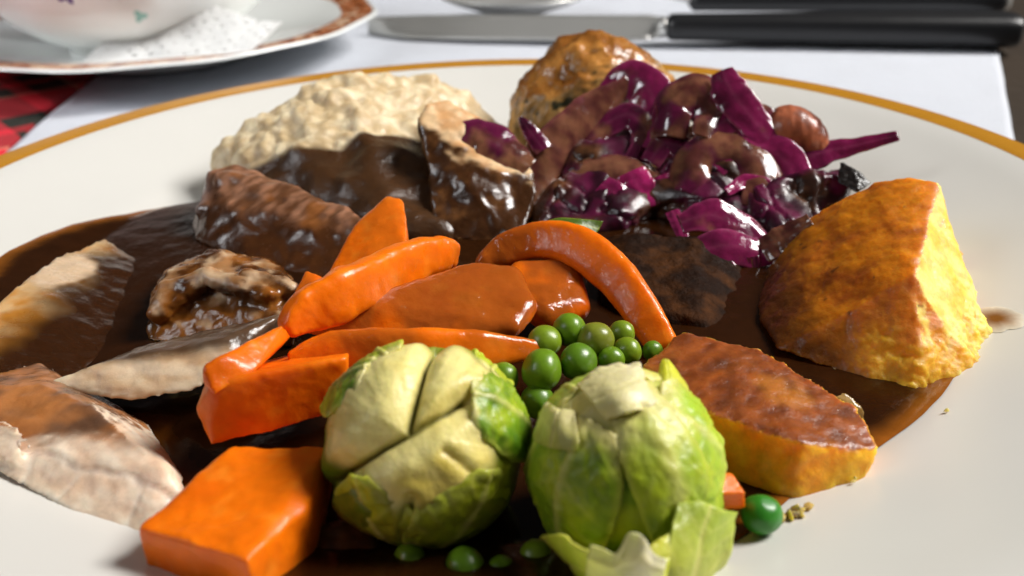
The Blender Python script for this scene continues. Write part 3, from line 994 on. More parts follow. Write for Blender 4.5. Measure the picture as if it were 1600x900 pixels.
V, F = sweep([Z(446, 518, 2.75), Z(480, 488, 2.9), Z(545, 458, 2.95), Z(620, 418, 2.85), Z(690, 398, 2.65), Z(712, 402, 2.5)], [.12, .36, .46, .42, .36, .22], [.12, .2, .24, .22, .2, .12], (.2, .45, .85), n=90, m=40, power=3.4)
carrot(V, F, 'glossy carrot baton with a pointed near end, above the broad glazed slice', film=lambda V: .75 * ss(V[:, 0] + .9 + .5 * fbm(V, 3), 0, .5), glaze=.28, deep=.2, bumpy=.06)
V, F = blob([[(Z(468, 512, 2.3), .08), (Z(560, 480, 2.5), .18), (Z(640, 455, 2.55), .2), (Z(740, 428, 2.5), .22), (Z(800, 432, 2.45), .22), (Z(822, 480, 2.25), .2), (Z(800, 512, 2.1), .2), (Z(690, 522, 2.1), .2), (Z(560, 528, 2.1), .16)]], voxel=.05, smooth=3)
carrot(V, F, 'broad carrot slice coated in brown gravy in the middle of the carrots', glaze=.95, deep=.5, seed=2, bumpy=.05)
V, F = sweep([Z(452, 574, 2.3), Z(520, 552, 2.45), Z(620, 545, 2.5), Z(740, 546, 2.35), Z(858, 548, 2.1)], [.25, .36, .33, .32, .14], [.18, .2, .2, .18, .10], (0, .5, .85), n=90, m=36, power=3.2)
carrot(V, F, 'long thin carrot baton just behind the split sprout, its tip touching the peas', glaze=.5, deep=.3, seed=5, film=lambda V: .7 * ss(fbm(V * .8, 3), -.3, .2))
V, F = sweep([Y(752, 424, -2.7), Y(785, 394, -2.5), Y(845, 376, -2.5), Y(905, 388, -2.9), Y(960, 430, -3.5), Y(1000, 482, -4.2), Y(1040, 548, -4.8)], [.22, .34, .38, .42, .40, .37, .28], [.14, .2, .22, .24, .25, .24, .2], (.5, .45, .75), n=100, m=40, power=3.4)
carrot(V, F, 'bent carrot baton arching over the peas', glaze=.3, deep=.25, seed=8, film=lambda V: .9 * ss(1.5 + .5 * fbm(V, 3) - V[:, 0], 0, .9))
V, F = blob([[(Y(815, 430, -3.1), .3), (Y(885, 430, -3.0), .34), (Y(900, 480, -3.8), .3), (Y(850, 490, -4.1), .3), (Y(820, 460, -3.6), .3)]], voxel=.05, smooth=3)
carrot(V, F, 'rounded carrot chunk in the shade under the bent carrot baton', glaze=.8, deep=.6, seed=3)
c0 = Z(1136, 768, 2.0)
hx, hy, hz = np.array([.17, .03, -.02]), np.array([-.06, .15, .05]), np.array([-.04, -.06, .19])
V, F = blob([[c0 + a * hx + b_ * hy + c_ * hz for a in (-1, 1) for b_ in (-1, 1) for c_ in (-1, 1)]], voxel=.03, smooth=2)
carrot(V, F, 'tiny carrot cube wedged between the leafy sprout and the lone pea', glaze=.05, deep=.1, bumpy=.015)

# ------------------------------------------------------------------ peas
pg = 'green peas scattered among the vegetables'
peas = [(847, 578, 34, 2.15, 'largest pea in the cluster, between the two sprouts'),
        (904, 566, 31, 2.1, 'wide pea right behind the top of the leafy sprout'),
        (851, 533, 27, 2.2, 'pea against the tip of the long thin carrot baton'),
        (891, 516, 28, 2.25, 'topmost pea of the cluster, under the arch of the bent carrot'),
        (930, 531, 30, 2.2, 'olive tinted pea in the middle of the cluster'),
        (980, 549, 23, 2.0, 'wet pea beside the end of the bent carrot baton'),
        (955, 563, 22, 2.0, 'half hidden pea at the top right of the leafy sprout'),
        (840, 627, 28, 1.75, 'shaded pea low in the gap between the two sprouts'),
        (972, 522, 22, 2.0, 'dark pea tucked under the bent carrot baton'),
        (786, 590, 25, 2.0, 'pea peeping over the right shoulder of the split sprout'),
        (1020, 549, 17, 1.9, 'sliver of a pea between the bent carrot and the low potato'),
        (1190, 803, 33, 1.6, 'lone bright pea at the front right beside the tiny carrot cube'),
        (640, 874, 27, 1.2, 'dark pea in the gravy below the split sprout'),
        (727, 884, 31, 1.3, 'dark pea at the bottom edge between the two sprouts'),
        (838, 868, 26, 1.2, 'dark pea in the shadow left of the loose sprout leaf'),
        (783, 892, 24, 1.22, 'dark pea deepest in the shaded gap at the bottom')]
sv, sf = ico(4)


def unit3(a):
    return a / np.linalg.norm(a)


for i, (px, py, rp, z_, lab) in enumerate(peas):
    c = Z(px, py, z_)
    dist = np.dot(c - CAM_POS, [0, math.cos(PITCH), -math.sin(PITCH)])
    r_ = rp * dist / FPX
    ax = rng.normal(size=3); ax /= np.linalg.norm(ax)
    v = sv.copy()
    d_ = v @ ax
    v = v * (1 + .05 * fbm(v * 1.1 + i * 7, 2)[:, None] - .05 * np.exp(-((d_ - 1) / .05) ** 2)[:, None])
    v = v - np.outer(v @ ax, ax) * .08
    bx = unit3(rng.normal(size=3))
    v = v * (1 - .09 * np.exp(-((v @ bx - 1) / .22) ** 2) + .012 * fbm(v * 4 + i, 2) * ss(fbm(v * 1.2 + 2 * i, 2), 0, .3))[:, None]
    tone = (.5 + .5 * fbm(v * 1.2 + i, 2)).clip(0, 1)
    base = [S(104, 138, 26), S(90, 126, 24), S(120, 144, 30)][i % 3]
    if 'olive' in lab:
        base = S(126, 134, 40)
    if 'lone' in lab:
        base = S(52, 128, 34)
    col = mixc(base * .8, base * 1.2, tone)
    V = c + v * r_
    put('pea', V, sf, M_pea, col=col, wet=.7, label=lab, cat='pea', group=pg)
# ------------------------------------------------------------------ sprouts
CREAM = S(244, 230, 150)
LIME = S(184, 200, 36)
GREEN = S(110, 148, 12)
DARKG = S(74, 122, 22)


def unit(v):
    v = np.asarray(v, float)
    return v / np.linalg.norm(v)


class Ball:
    def __init__(s, c, r):
        s.c, s.r = np.asarray(c, float), r

    def d(s, px, py):
        """direction from the middle of the sprout to the point of its surface seen at this spot"""
        k = unit(ray(px, py))
        oc = CAM_POS - s.c
        b_ = np.dot(oc, k)
        disc = b_ * b_ - np.dot(oc, oc) + s.r ** 2
        t_ = -b_ - math.sqrt(disc) if disc > 0 else -b_
        return unit(oc + k * t_)


def leaf_patch(ball, b, t, half, off=.05, lift=.10, edge=.05, ruffle=.05, seed=0, nu=46, nv=60, over=1.0, cream=.45, green=GREEN, tipw=.35, thick=.06, ribw=.07, crinkle=.012):
    b, t = unit(b), unit(t)
    th_ = math.acos(np.clip(b @ t, -1, 1))
    s_ = unit(np.cross(b, t))
    e2 = unit(np.cross(s_, b))
    u, v = np.meshgrid(np.linspace(-1, 1, nu), np.linspace(0, 1, nv), indexing='ij')
    u, v = u.ravel(), v.ravel()
    d = np.cos(v * th_ * over)[:, None] * b + np.sin(v * th_ * over)[:, None] * e2
    prof = (np.sin(np.pi * np.clip(.14 + .80 * v, 0, 1)) ** .65)
    prof = np.where(v > .75, prof * np.sqrt(np.clip(1 - ((v - .75) / .25) ** 2 * (1 - tipw), 0, 1)), prof)
    wob = 1 + .16 * fbm(np.c_[v * 3.3 + seed * 3.1, np.sign(u) * 2, 0 * u], 3)
    phi = u * half * prof * wob
    dd = np.cos(phi)[:, None] * d + np.sin(phi)[:, None] * s_
    P0 = dd * 3
    ru = fbm(P0 * 1.3 + seed * 5, 3)
    em = np.maximum(ss(np.abs(u), .55, 1), ss(v, .72, 1))
    sv_ = np.abs(((v * 5.5 - np.abs(u) * 1.5) % 1) - .5) * 2
    vein = np.exp(-(u / ribw) ** 2) * (1 - .5 * v) * ss(np.abs(ru), -1, .1)
    side = np.exp(-((1 - sv_) / .16) ** 2) * (1 - np.abs(u)) ** .5
    r_ = ball.r * (1 + off) + lift * v ** 3 + edge * np.abs(u) ** 4 + ruffle * em * ru * 2 + .035 * vein + .012 * side + crinkle * 2 * fbm(P0 * 3.4 + seed, 3) + .05 * fbm(P0 * .75 + seed, 2) - .03 * (1 - v) ** 3
    V = ball.c + dd * r_[:, None]
    pale = np.clip(np.maximum.reduce([vein * .55, side * .22 * ss(fbm(P0 * .8 + seed, 2), -.2, .3), 1 - ss(v + .15 * ru, .0, cream)]), 0, 1)
    gcol = mixc(green, mixc(LIME, green, .35), ss(fbm(P0 * .9 + seed * 2, 3), -.3, .3))
    gcol = mixc(gcol, green * .62, ss(fbm(P0 * 1.1 + seed * 4 + 3, 3), .0, .4) * .6)
    gcol = mixc(gcol, S(200, 206, 84), ss(em, .7, 1) * .45)
    col = mixc(gcol, CREAM, pale * .8)
    V = settle(V)
    return V, grid_faces(nu, nv), col


def add_leaf(name, root, V, F, col, thick=.055, label=None, wet=.35):
    o = put(name, V, F, M_sprout, root, col=col, wet=wet)
    m = o.modifiers.new('thickness', 'SOLIDIFY')
    m.thickness = thick * .01
    m.offset = 0
    if label:
        o['label'] = label
    return o


# --- the split sprout: its stem end, cut with a cross, faces the camera
B1 = Ball(Z(662, 693, 2.2), 1.275)
X1 = B1.d(640, 682)
right = unit(np.cross(X1, [0, 0, 1])) * -1
right = unit(np.array([1, 0, 0]) - X1 * X1[0])
upv = unit(np.cross(X1, right))
if upv[2] < 0:
    upv = -upv


def loc(d):
    return np.stack([d @ right, d @ upv], -1)


v, F1 = ico(7)
L2 = loc(v)
front = (v @ X1) > 0


def seg(P, a, b_):
    a, b_ = np.asarray(a), np.asarray(b_)
    t_ = np.clip(((P - a) @ (b_ - a)) / ((b_ - a) @ (b_ - a)), 0, 1)
    return np.linalg.norm(P - a - t_[:, None] * (b_ - a), axis=1), t_


wobL = L2 + .03 * np.stack([fbm(v * 2.5, 3), fbm(v * 2.5 + 7, 3)], -1)
o_ = loc(B1.d(638, 682)[None])[0]
ends = [loc(B1.d(*p)[None])[0] for p in ((682, 545), (532, 752), (722, 632))]
dmin = np.full(len(v), 9.0)
for e_ in ends:
    d_, t_ = seg(wobL, o_, e_)
    taper = 1 - .5 * t_
    dmin = np.minimum(dmin, d_ / taper)
dmin[~front] = 9
fold, _ = seg(wobL, loc(B1.d(645, 770)[None])[0], loc(B1.d(640, 855)[None])[0])
fold2, _ = seg(wobL, loc(B1.d(565, 740)[None])[0], loc(B1.d(612, 800)[None])[0])
fold3, _ = seg(wobL, loc(B1.d(690, 705)[None])[0], loc(B1.d(770, 760)[None])[0])
r_ = 1 + .03 * fbm(v * 1.4, 3) + .11 * ss(dmin, 0, .36) - .03 * ss(dmin, .4, .9) - .095 * np.exp(-(dmin / .036) ** 2) - .035 * np.exp(-(dmin / .10) ** 2)
for f_, a_ in ((fold, .05), (fold2, .035), (fold3, .03)):
    f_ = np.where(front, f_, 9)
    r_ = r_ - a_ * np.exp(-(f_ / .035) ** 2) + a_ * .5 * np.exp(-((f_ - .10) / .06) ** 2)
r_ = r_ + .010 * fbm(v * 5, 3)
# flattened shoulders, a little boxy like a cooked sprout
sq = (np.abs(L2) ** 4).sum(1) ** .25 / np.maximum(np.linalg.norm(L2, axis=1), 1e-6)
r_ = r_ * (1 + .38 * (1 - sq) * ss(np.linalg.norm(L2, axis=1), .5, 1))
angX = np.degrees(np.arccos(np.clip(v @ X1, -1, 1)))
up_ = L2[:, 1]
pale = ss(58 + 24 * fbm(v * 1.8, 3) + 30 * up_ - angX, -6, 18)
col = mixc(mixc(S(150, 150, 34), S(96, 120, 18), ss(fbm(v * 1.6 + 4, 3), -.3, .3)), mixc(CREAM, S(208, 186, 84), ss(fbm(v * 2 + 2, 3) - .5 * L2[:, 0] * 0 - .35 * L2[:, 1], -.25, .45)), pale)
az = np.arctan2(L2[:, 1] - o_[1], L2[:, 0] - o_[0])
streak = fbm(np.c_[np.cos(az) * 5, np.sin(az) * 5, angX / 45], 4)
col = mixc(col, S(150, 140, 30), ss(streak, .0, .45) * ss(angX, 25, 55) * .5)
col = mixc(col, S(112, 108, 22), ss(fbm(v * 2.3 + 12, 3) - .4 * L2[:, 1], .15, .5) * ss(angX, 30, 60) * .5)
col = mixc(col, S(110, 108, 26), np.exp(-(dmin / .05) ** 2) * .8)
r_ = r_ + .012 * ss(streak, -.3, .4) * ss(angX, 10, 40)
sprout1 = empty('brussels_sprout', [B1.c[0], B1.c[1], .8], label='round brussels sprout with a cross cut into its pale stem end', cat='sprout', group='brussels sprouts')
V = settle(B1.c + v * (B1.r * r_)[:, None])
put('heart', V, F1, M_sprout, sprout1, col=col, wet=.4)
cdir = unit(CAM_POS - B1.c)


def behind(d, k):
    """turn a direction away from the camera by k"""
    return unit(d - cdir * k)


for (bp, tp, k, half, kw) in (
        ((728, 625), (818, 690), .15, .46, dict(seed=1, lift=.08, green=S(96, 140, 20), cream=.12, ruffle=.06, off=.15, edge=-.06, crinkle=.018)),
        ((752, 596), (775, 570), .5, .26, dict(seed=2, lift=.08, cream=.15, ruffle=.06, off=.16, green=S(176, 196, 40), edge=-.02, crinkle=.015)),
        ((584, 588), (516, 632), .25, .40, dict(seed=3, lift=.06, green=S(92, 128, 22), cream=.12, ruffle=.05, off=.135, edge=-.05)),
        ((610, 570), (575, 545), .45, .26, dict(seed=4, lift=.06, cream=.25, ruffle=.05, off=.145, green=S(170, 186, 44), edge=-.02)),
        ((625, 868), (570, 738), .0, .50, dict(seed=6, lift=.03, cream=.15, ruffle=.05, off=.105, edge=-.03, green=S(146, 142, 26))),
        ((672, 868), (752, 728), .0, .55, dict(seed=7, lift=.03, cream=.15, ruffle=.06, off=.115, edge=-.03, green=S(140, 146, 24)))):
    Vl, Fl, cl = leaf_patch(B1, B1.d(*bp), behind(B1.d(*tp), k), half, **kw)
    add_leaf('outer_leaf', sprout1, Vl, Fl, cl)

# --- the leafy sprout
B2 = Ball(Z(976, 728, 2.2), 1.24)
sprout2 = empty('brussels_sprout', [B2.c[0], B2.c[1], .8], label='leafy pale green brussels sprout with loose outer leaves at its foot', cat='sprout', group='brussels sprouts')
T2 = B2.d(955, 610)
v, F2 = ico(6)
ang2 = np.degrees(np.arccos(np.clip(v @ T2, -1, 1)))
lump = fbm(v * 2.6, 4)
r_ = .985 + .03 * fbm(v * 1.5, 3) + .10 * np.exp(-(ang2 / 20) ** 2) * (1 + 1.2 * lump) + .02 * np.exp(-((ang2 - 38) / 10) ** 2)
pale = ss(44 + 18 * lump - ang2, 0, 26)
col = mixc(mixc(LIME * .9, GREEN, ss(lump, -.3, .3)), mixc(CREAM, S(222, 208, 120), ss(lump, -.2, .3)), pale)
put('heart', settle(B2.c + v * (B2.r * r_)[:, None]), F2, M_sprout, sprout2, col=col, wet=.4)
cdir = unit(CAM_POS - B2.c)
LG = S(156, 180, 66)
for (bp, tp, k, half, kw) in (
        ((895, 645), (832, 770), .3, .60, dict(seed=11, lift=.04, cream=.30, green=S(128, 154, 30), off=.03, ruffle=.04, edge=-.02)),
        ((1030, 640), (1128, 770), .25, .70, dict(seed=12, lift=.05, cream=.28, green=S(164, 200, 44), off=.035, ruffle=.05, crinkle=.022, ribw=.10)),
        ((925, 660), (885, 880), .0, .62, dict(seed=13, lift=.02, cream=.25, green=S(120, 150, 22), off=.055, ruffle=.02, edge=-.03, crinkle=.02)),
        ((985, 620), (1050, 850), .0, .42, dict(seed=14, lift=.05, cream=.5, green=S(150, 178, 30), off=.075, ruffle=.02, ribw=.22, edge=-.05)),
        ((905, 615), (850, 590), .6, .40, dict(seed=15, lift=.08, cream=.2, green=LG, off=.05, ruffle=.06, edge=-.02)),
        ((985, 590), (1000, 565), .6, .36, dict(seed=16, lift=.07, cream=.5, green=S(206, 204, 70), off=.05, ruffle=.05, edge=-.02))):
    Vl, Fl, cl = leaf_patch(B2, B2.d(*bp), behind(B2.d(*tp), k), half, **kw)
    add_leaf('outer_leaf', sprout2, Vl, Fl, cl)


def bez_patch(ctrl, n=40):
    """smooth sheet through a small grid of points"""
    C = np.asarray(ctrl, float)
    a = np.stack([catmull(C[i], n) for i in range(C.shape[0])])
    return np.stack([catmull(a[:, j], n) for j in range(n)], 1).reshape(-1, 3), grid_faces(n, n)


def sheet(ctrl, col0, col1, seed, n=44, ruf=.03, pale_edge=None, rib=.08):
    V, F = bez_patch(ctrl, n)
    u, w = np.meshgrid(np.linspace(0, 1, n), np.linspace(-1, 1, n), indexing='ij')
    u, w = u.ravel(), w.ravel()
    em = np.maximum(ss(np.abs(w), .6, 1), ss(u, .7, 1))
    N_ = normals(V, F)
    V = V + N_ * (ruf * em * 2 * fbm(V * 2.6 + seed, 3) + .012 * fbm(V * 6 + seed, 3) + .02 * np.exp(-(w / rib) ** 2))[:, None]
    sv_ = np.abs(((u * 4.5 - np.abs(w) * 1.3) % 1) - .5) * 2
    side = np.exp(-((1 - sv_) / .18) ** 2) * .16
    col = mixc(col0, col1, ss(u + .3 * fbm(V * 1.5 + seed, 3), 0, 1))
    col = mixc(col, CREAM, np.clip(np.maximum(np.exp(-(w / rib) ** 2) * .45, side), 0, 1) * .8)
    return V, F, col


def zz(*pts):
    return [Z(*p) for p in pts]


# pointed leaf standing up at the back of the leafy sprout
Vl, Fl, cl = sheet([zz((1012, 650, 3.05), (1035, 655, 3.1), (1075, 660, 2.9)), zz((1022, 610, 3.15), (1045, 612, 3.25), (1078, 625, 3.0)),
                    zz((1030, 580, 3.25), (1044, 580, 3.3), (1068, 596, 3.1)), zz((1034, 566, 3.3), (1040, 563, 3.32), (1048, 568, 3.28))], S(196, 200, 84), S(206, 208, 40), 3)
add_leaf('pointed_leaf', sprout2, settle(Vl), Fl, cl)
# curled leaf rim with a hole on the upper left
Vl, Fl, cl = sheet([zz((838, 690, 2.75), (862, 700, 2.95), (895, 705, 3.05)), zz((842, 660, 2.95), (868, 672, 3.15), (905, 690, 3.15)),
                    zz((852, 638, 3.1), (872, 650, 3.25), (900, 668, 3.2)), zz((858, 632, 3.12), (876, 642, 3.25), (898, 646, 3.25))], S(176, 178, 80), S(228, 218, 150), 5)
add_leaf('curled_leaf', sprout2, settle(Vl), Fl, cl)
# creamy torn cap on the crown
Vl, Fl, cl = sheet([zz((900, 600, 3.3), (925, 628, 3.45), (948, 655, 3.35)), zz((925, 582, 3.4), (960, 612, 3.62), (985, 645, 3.5)),
                    zz((960, 574, 3.4), (992, 596, 3.62), (1022, 632, 3.45)), zz((998, 574, 3.3), (1008, 590, 3.45), (1028, 622, 3.3))], S(236, 226, 150), S(240, 232, 176), 7, ruf=.08)
add_leaf('torn_cap', sprout2, settle(Vl), Fl, cl)
# loose leaf hugging the foot: cream torn tip on the left, green cup on the right
Vl, Fl, cl = sheet([zz((845, 838, 2.0), (872, 862, 1.9), (905, 905, 1.6), (925, 960, 1.2)), zz((880, 838, 2.3), (905, 872, 2.1), (935, 915, 1.8), (950, 965, 1.3)),
                    zz((905, 858, 2.35), (950, 885, 2.15), (975, 925, 1.8), (985, 968, 1.3)), zz((935, 868, 2.4), (985, 876, 2.25), (1015, 925, 1.8), (1020, 965, 1.3))],
                   S(172, 174, 50), S(206, 202, 104), 9, ruf=.03)
add_leaf('loose_leaf', sprout2, settle(Vl), Fl, cl)
Vl, Fl, cl = sheet([zz((915, 900, 2.2), (918, 872, 2.45), (922, 852, 2.65)), zz((935, 902, 2.2), (940, 880, 2.42), (944, 858, 2.62)), zz((955, 905, 2.2), (960, 885, 2.4), (964, 864, 2.6)),
                    zz((975, 908, 2.2), (978, 872, 2.5), (982, 834, 2.8)), zz((998, 908, 2.15), (1002, 872, 2.5), (1004, 838, 2.78)), zz((1015, 908, 2.1), (1018, 885, 2.35), (1021, 864, 2.5)),
                    zz((1035, 910, 2.1), (1038, 892, 2.3), (1042, 876, 2.4))], S(206, 204, 120), S(240, 234, 190), 21, ruf=.02, rib=.3)
add_leaf('torn_leaf_tip', sprout2, settle(Vl), Fl, cl, thick=.025)
Vl, Fl, cl = sheet([zz((1000, 925, 1.7), (1040, 945, 1.5), (1085, 940, 1.3), (1110, 905, 1.2)), zz((1030, 880, 2.15), (1065, 895, 2.0), (1105, 890, 1.75), (1135, 870, 1.6)),
                    zz((1050, 825, 2.45), (1080, 830, 2.35), (1112, 840, 2.15), (1142, 838, 1.95)), zz((1058, 788, 2.55), (1092, 784, 2.55), (1125, 796, 2.35), (1152, 800, 2.1))],
                   S(188, 192, 76), S(160, 178, 58), 13, ruf=.04)
add_leaf('loose_leaf', sprout2, settle(Vl), Fl, cl)
Vl, Fl, cl = sheet([zz((1040, 905, 2.1), (1046, 870, 2.25), (1052, 830, 2.4)), zz((1010, 900, 2.15), (1015, 875, 2.3), (1020, 850, 2.42)), zz((995, 905, 2.1), (1000, 890, 2.2), (1004, 876, 2.28))],
                   S(180, 186, 50), S(214, 206, 70), 15, ruf=.05)
add_leaf('loose_leaf', sprout2, settle(Vl), Fl, cl)

# ------------------------------------------------------------------ green herb leaf under the cabbage
V, F = bez_patch([[Y(842, 352, -2.4), Y(846, 360, -2.5), Y(852, 372, -2.7)], [Y(870, 342, -2.2), Y(875, 354, -2.4), Y(880, 372, -2.7)],
                  [Y(905, 343, -2.2), Y(905, 352, -2.35), Y(905, 372, -2.6)], [Y(942, 346, -2.2), Y(936, 358, -2.3), Y(926, 374, -2.5)]], 36)
u_ = np.tile(np.linspace(-1, 1, 36), 36)
o = put('herb_leaf', V, F, M_sprout, col=mixc(S(72, 96, 22), S(124, 140, 52), np.exp(-(u_ / .12) ** 2)), wet=.7, label='small dark green leaf lying above the bent carrot baton', cat='leaf')
m_ = o.modifiers.new('thickness', 'SOLIDIFY'); m_.thickness = .0005; m_.offset = 0

# ------------------------------------------------------------------ red cabbage
PURPLE = S(92, 20, 56)
MAGENTA = S(168, 38, 100)
DARKP = S(40, 8, 22)
cab = 'red cabbage shreds heaped on the plate'

V, F = blob([[(Y(872, 335, 2.2), .6), (Y(915, 265, 3.4), .6), (Y(985, 215, 4.5), .5), (Y(1010, 320, 2.3), .55), (Y(960, 345, 1.5), .5), (Y(845, 380, 1.0), .35)],
             [(Y(1030, 310, 2.3), .55), (Y(1090, 225, 3.4), .55), (Y(1175, 245, 3.0), .5), (Y(1210, 320, 1.5), .5), (Y(1130, 335, 1.3), .55)],
             [(Y(1190, 310, 1.3), .5), (Y(1270, 300, 1.6), .55), (Y(1300, 305, 1.7), .4), (Y(1230, 385, 0), .45), (Y(1325, 280, 1.9), .25)]], voxel=.06, smooth=4)
crease = np.abs(fbm(V * np.array([1.0, .7, 1.3]), 3))
V = V + normals(V, F) * (.30 * fbm(V * .7 + 2, 2) - .10 * np.exp(-(crease / .06) ** 2) + .02 * fbm(V * 3, 2))[:, None]
V = settle(V)
gz = ss(fbm(V * .8 + 11, 3), -.1, .25)
col = mixc(mixc(DARKP, PURPLE, ss(fbm(V * 1.3, 3), -.2, .35)), mixc(GRAVY * .9, S(104, 66, 36), ss(fbm(V * 2, 3), -.2, .4)), gz * .85)
put('red_cabbage_mound', V, F, M_meat, col=col, wet=.7, label='dark gravy soaked mound of red cabbage that carries the loose shreds', cat='red cabbage')


def shred(label, pts, w, tilt=0.3, curve=.12, thick=.07, tone=0.0, gravy=.3, seed=0, n=70, m=15, ruf=.035):
    gravy = gravy + .12
    P = [Y(*p) for p in pts]
    C = catmull(P, n)
    T = np.gradient(C, axis=0)
    T /= np.linalg.norm(T, axis=1)[:, None]
    view = C - CAM_POS
    view /= np.linalg.norm(view, axis=1)[:, None]
    A = np.cross(T, view)
    A /= np.linalg.norm(A, axis=1)[:, None]
    for i in range(1, n):                          # keep the side from flipping
        if A[i] @ A[i - 1] < 0:
            A[i] = -A[i]
    B_ = np.cross(A, T)
    t = np.linspace(0, 1, n)
    tl = np.interp(t, np.linspace(0, 1, len(np.atleast_1d(tilt))), np.atleast_1d(tilt)) if np.ndim(tilt) else np.full(n, tilt)
    tl = tl + .35 * fbm(np.c_[t * 2.5 + seed * 3.7, 0 * t, 0 * t + seed], 2)
    S_ = A * np.cos(tl)[:, None] + B_ * np.sin(tl)[:, None]
    Nn = np.cross(S_, T)
    ww = np.interp(t, np.linspace(0, 1, len(w)), w) * 1.28
    curve = curve * .55
    ww = ww * (1 + .22 * fbm(np.c_[t * 5 + seed, 0 * t, 0 * t], 2) + 0.05 * fbm(np.c_[t * 17 + seed, 0 * t, 0 * t], 2))
    u = np.linspace(-1, 1, m)
    V = C[:, None] + S_[:, None] * (ww[:, None] * u[None])[..., None] + Nn[:, None] * (curve * (u[None] ** 2 - .3) * ww[:, None] / .4)[..., None]
    V = V.reshape(-1, 3)
    uu = np.tile(u, n)
    tt = np.repeat(t, m)
    Nf = np.repeat(Nn, m, 0)
    V = V + Nf * (ruf * (.4 + np.abs(uu) ** 2) * 2 * fbm(V * 1.5 + seed, 3) + .02 * fbm(V * 2.2 + seed, 2) + .004 * np.sin(uu * 9 + 3 * fbm(V * .8, 2)))[:, None]
    ed = ss(np.abs(uu), .78, 1.0)
    col = mixc(mixc(PURPLE, MAGENTA, np.clip(tone, 0, 1)), DARKP, ss(fbm(V * 1.1 + seed * 2, 3), -.05, .45) * (.75 - .5 * tone))
    col = mixc(col, S(190, 90, 130), ed * .35)
    col = mixc(col, S(214, 150, 170), np.exp(-(uu / .12) ** 2) * .04)
    gz = ss(fbm(V * 1.0 + seed * 3 + 1, 3), .35 - gravy, .65 - gravy)
    col = mixc(col, mixc(S(84, 48, 30), S(136, 92, 60), ss(fbm(V * 2.3, 3), -.3, .3)), gz * .75)
    o = put('red_cabbage_shred', V, grid_faces(n, m), M_cabbage, col=col, wet=.9, label=label, cat='red cabbage', group=cab)
    md = o.modifiers.new('thickness', 'SOLIDIFY')
    md.thickness = thick * .01
    md.offset = 0
    sb = o.modifiers.new('round', 'SUBSURF')
    sb.levels = 1
    sb.render_levels = 1
    return o


shred('broad gravy filmed cabbage sheet sloping down the left side of the heap', [(990, 140, 5.0), (930, 190, 4.3), (880, 250, 3.5), (848, 310, 2.6), (838, 350, 2.0)], [.35, .62, .75, .7, .4], .5, curve=.25, gravy=.75, seed=1)
shred('purple cabbage flap at the very top of the left half of the heap', [(940, 160, 4.9), (975, 128, 5.0), (1010, 135, 4.7), (1022, 180, 4.1), (1000, 230, 3.4)], [.25, .42, .45, .38, .25], [.5, .2, -.4], tone=.4, gravy=.1, seed=2)
shred('glossy cabbage loop with a dark hole left of the middle of the heap', [(900, 260, 3.2), (935, 205, 4.0), (985, 180, 4.1), (1008, 215, 3.6), (985, 262, 3.0)], [.22, .30, .30, .28, .2], [.9, .5, .2], gravy=.35, seed=3)
shred('thin dark cabbage tip left of the heap against the stuffing ball', [(812, 183, 3.6), (828, 205, 3.4), (850, 235, 3.1)], [.05, .16, .2], .2, gravy=.1, seed=4)
shred('gravy coated cabbage fold across the lower left of the heap', [(868, 312, 2.2), (920, 272, 2.7), (985, 268, 2.5), (1045, 305, 1.9)], [.3, .46, .42, .3], .7, curve=.2, gravy=.6, seed=5)
shred('bright pink cabbage end hanging below the left half of the heap', [(985, 268, 2.3), (998, 295, 2.0), (1008, 326, 1.7)], [.3, .34, .22], .1, tone=1.0, gravy=-.3, seed=6)
shred('pink cabbage end right beside the brightest one', [(1030, 275, 2.2), (1040, 297, 2.0), (1046, 322, 1.8)], [.2, .26, .22], .1, tone=.6, gravy=-.1, seed=7)
shred('dull purple cabbage end left of the brightest pink one', [(940, 288, 2.2), (962, 305, 1.9), (978, 330, 1.6)], [.22, .26, .12], .3, tone=.35, gravy=.1, seed=8)
shred('upright cabbage finger at the top right of the heap', [(1128, 110, 3.7), (1140, 140, 3.3), (1168, 178, 2.9), (1205, 225, 2.4)], [.22, .36, .36, .3], [.0, .3, .5], tone=.3, gravy=-.05, seed=9)
shred('round striped cabbage curl at the top middle of the heap', [(1040, 215, 3.0), (1050, 165, 3.5), (1090, 148, 3.6), (1118, 180, 3.2), (1105, 220, 2.6)], [.35, .48, .5, .45, .3], .4, curve=.3, gravy=.5, seed=10)
shred('purple cabbage fold under the upright finger', [(1110, 205, 2.9), (1160, 180, 3.0), (1208, 208, 2.7), (1228, 262, 2.1)], [.25, .36, .4, .28], .5, tone=.2, gravy=.2, seed=11)
shred('wide magenta edged cabbage fold on the right of the heap', [(1115, 262, 2.0), (1165, 228, 2.4), (1222, 248, 2.1), (1246, 300, 1.5), (1222, 345, 1.0)], [.25, .36, .38, .36, .25], [.6, .3, -.2], tone=.45, gravy=.0, seed=12)
shred('long thin cabbage tail reaching right over the plate rim', [(1225, 262, 2.1), (1280, 240, 2.3), (1335, 228, 2.3), (1404, 212, 2.2)], [.28, .28, .17, .10], .3, tone=.25, gravy=-.1, seed=13, ruf=.02)
shred('large glossy brown filmed cabbage curl in the middle right of the heap', [(1062, 300, 1.6), (1090, 250, 2.2), (1150, 235, 2.3), (1195, 275, 1.7), (1185, 330, 1.0)], [.3, .5, .55, .5, .35], .5, curve=.3, gravy=.5, seed=14)
shred('arched purple cabbage curl lowest at the front of the heap', [(1070, 442, -1.3), (1085, 402, -1.0), (1130, 385, -.9), (1178, 395, -1.0), (1212, 412, -1.0)], [.12, .30, .34, .3, .1], [.1, .4, .6], tone=.3, gravy=.05, seed=15)
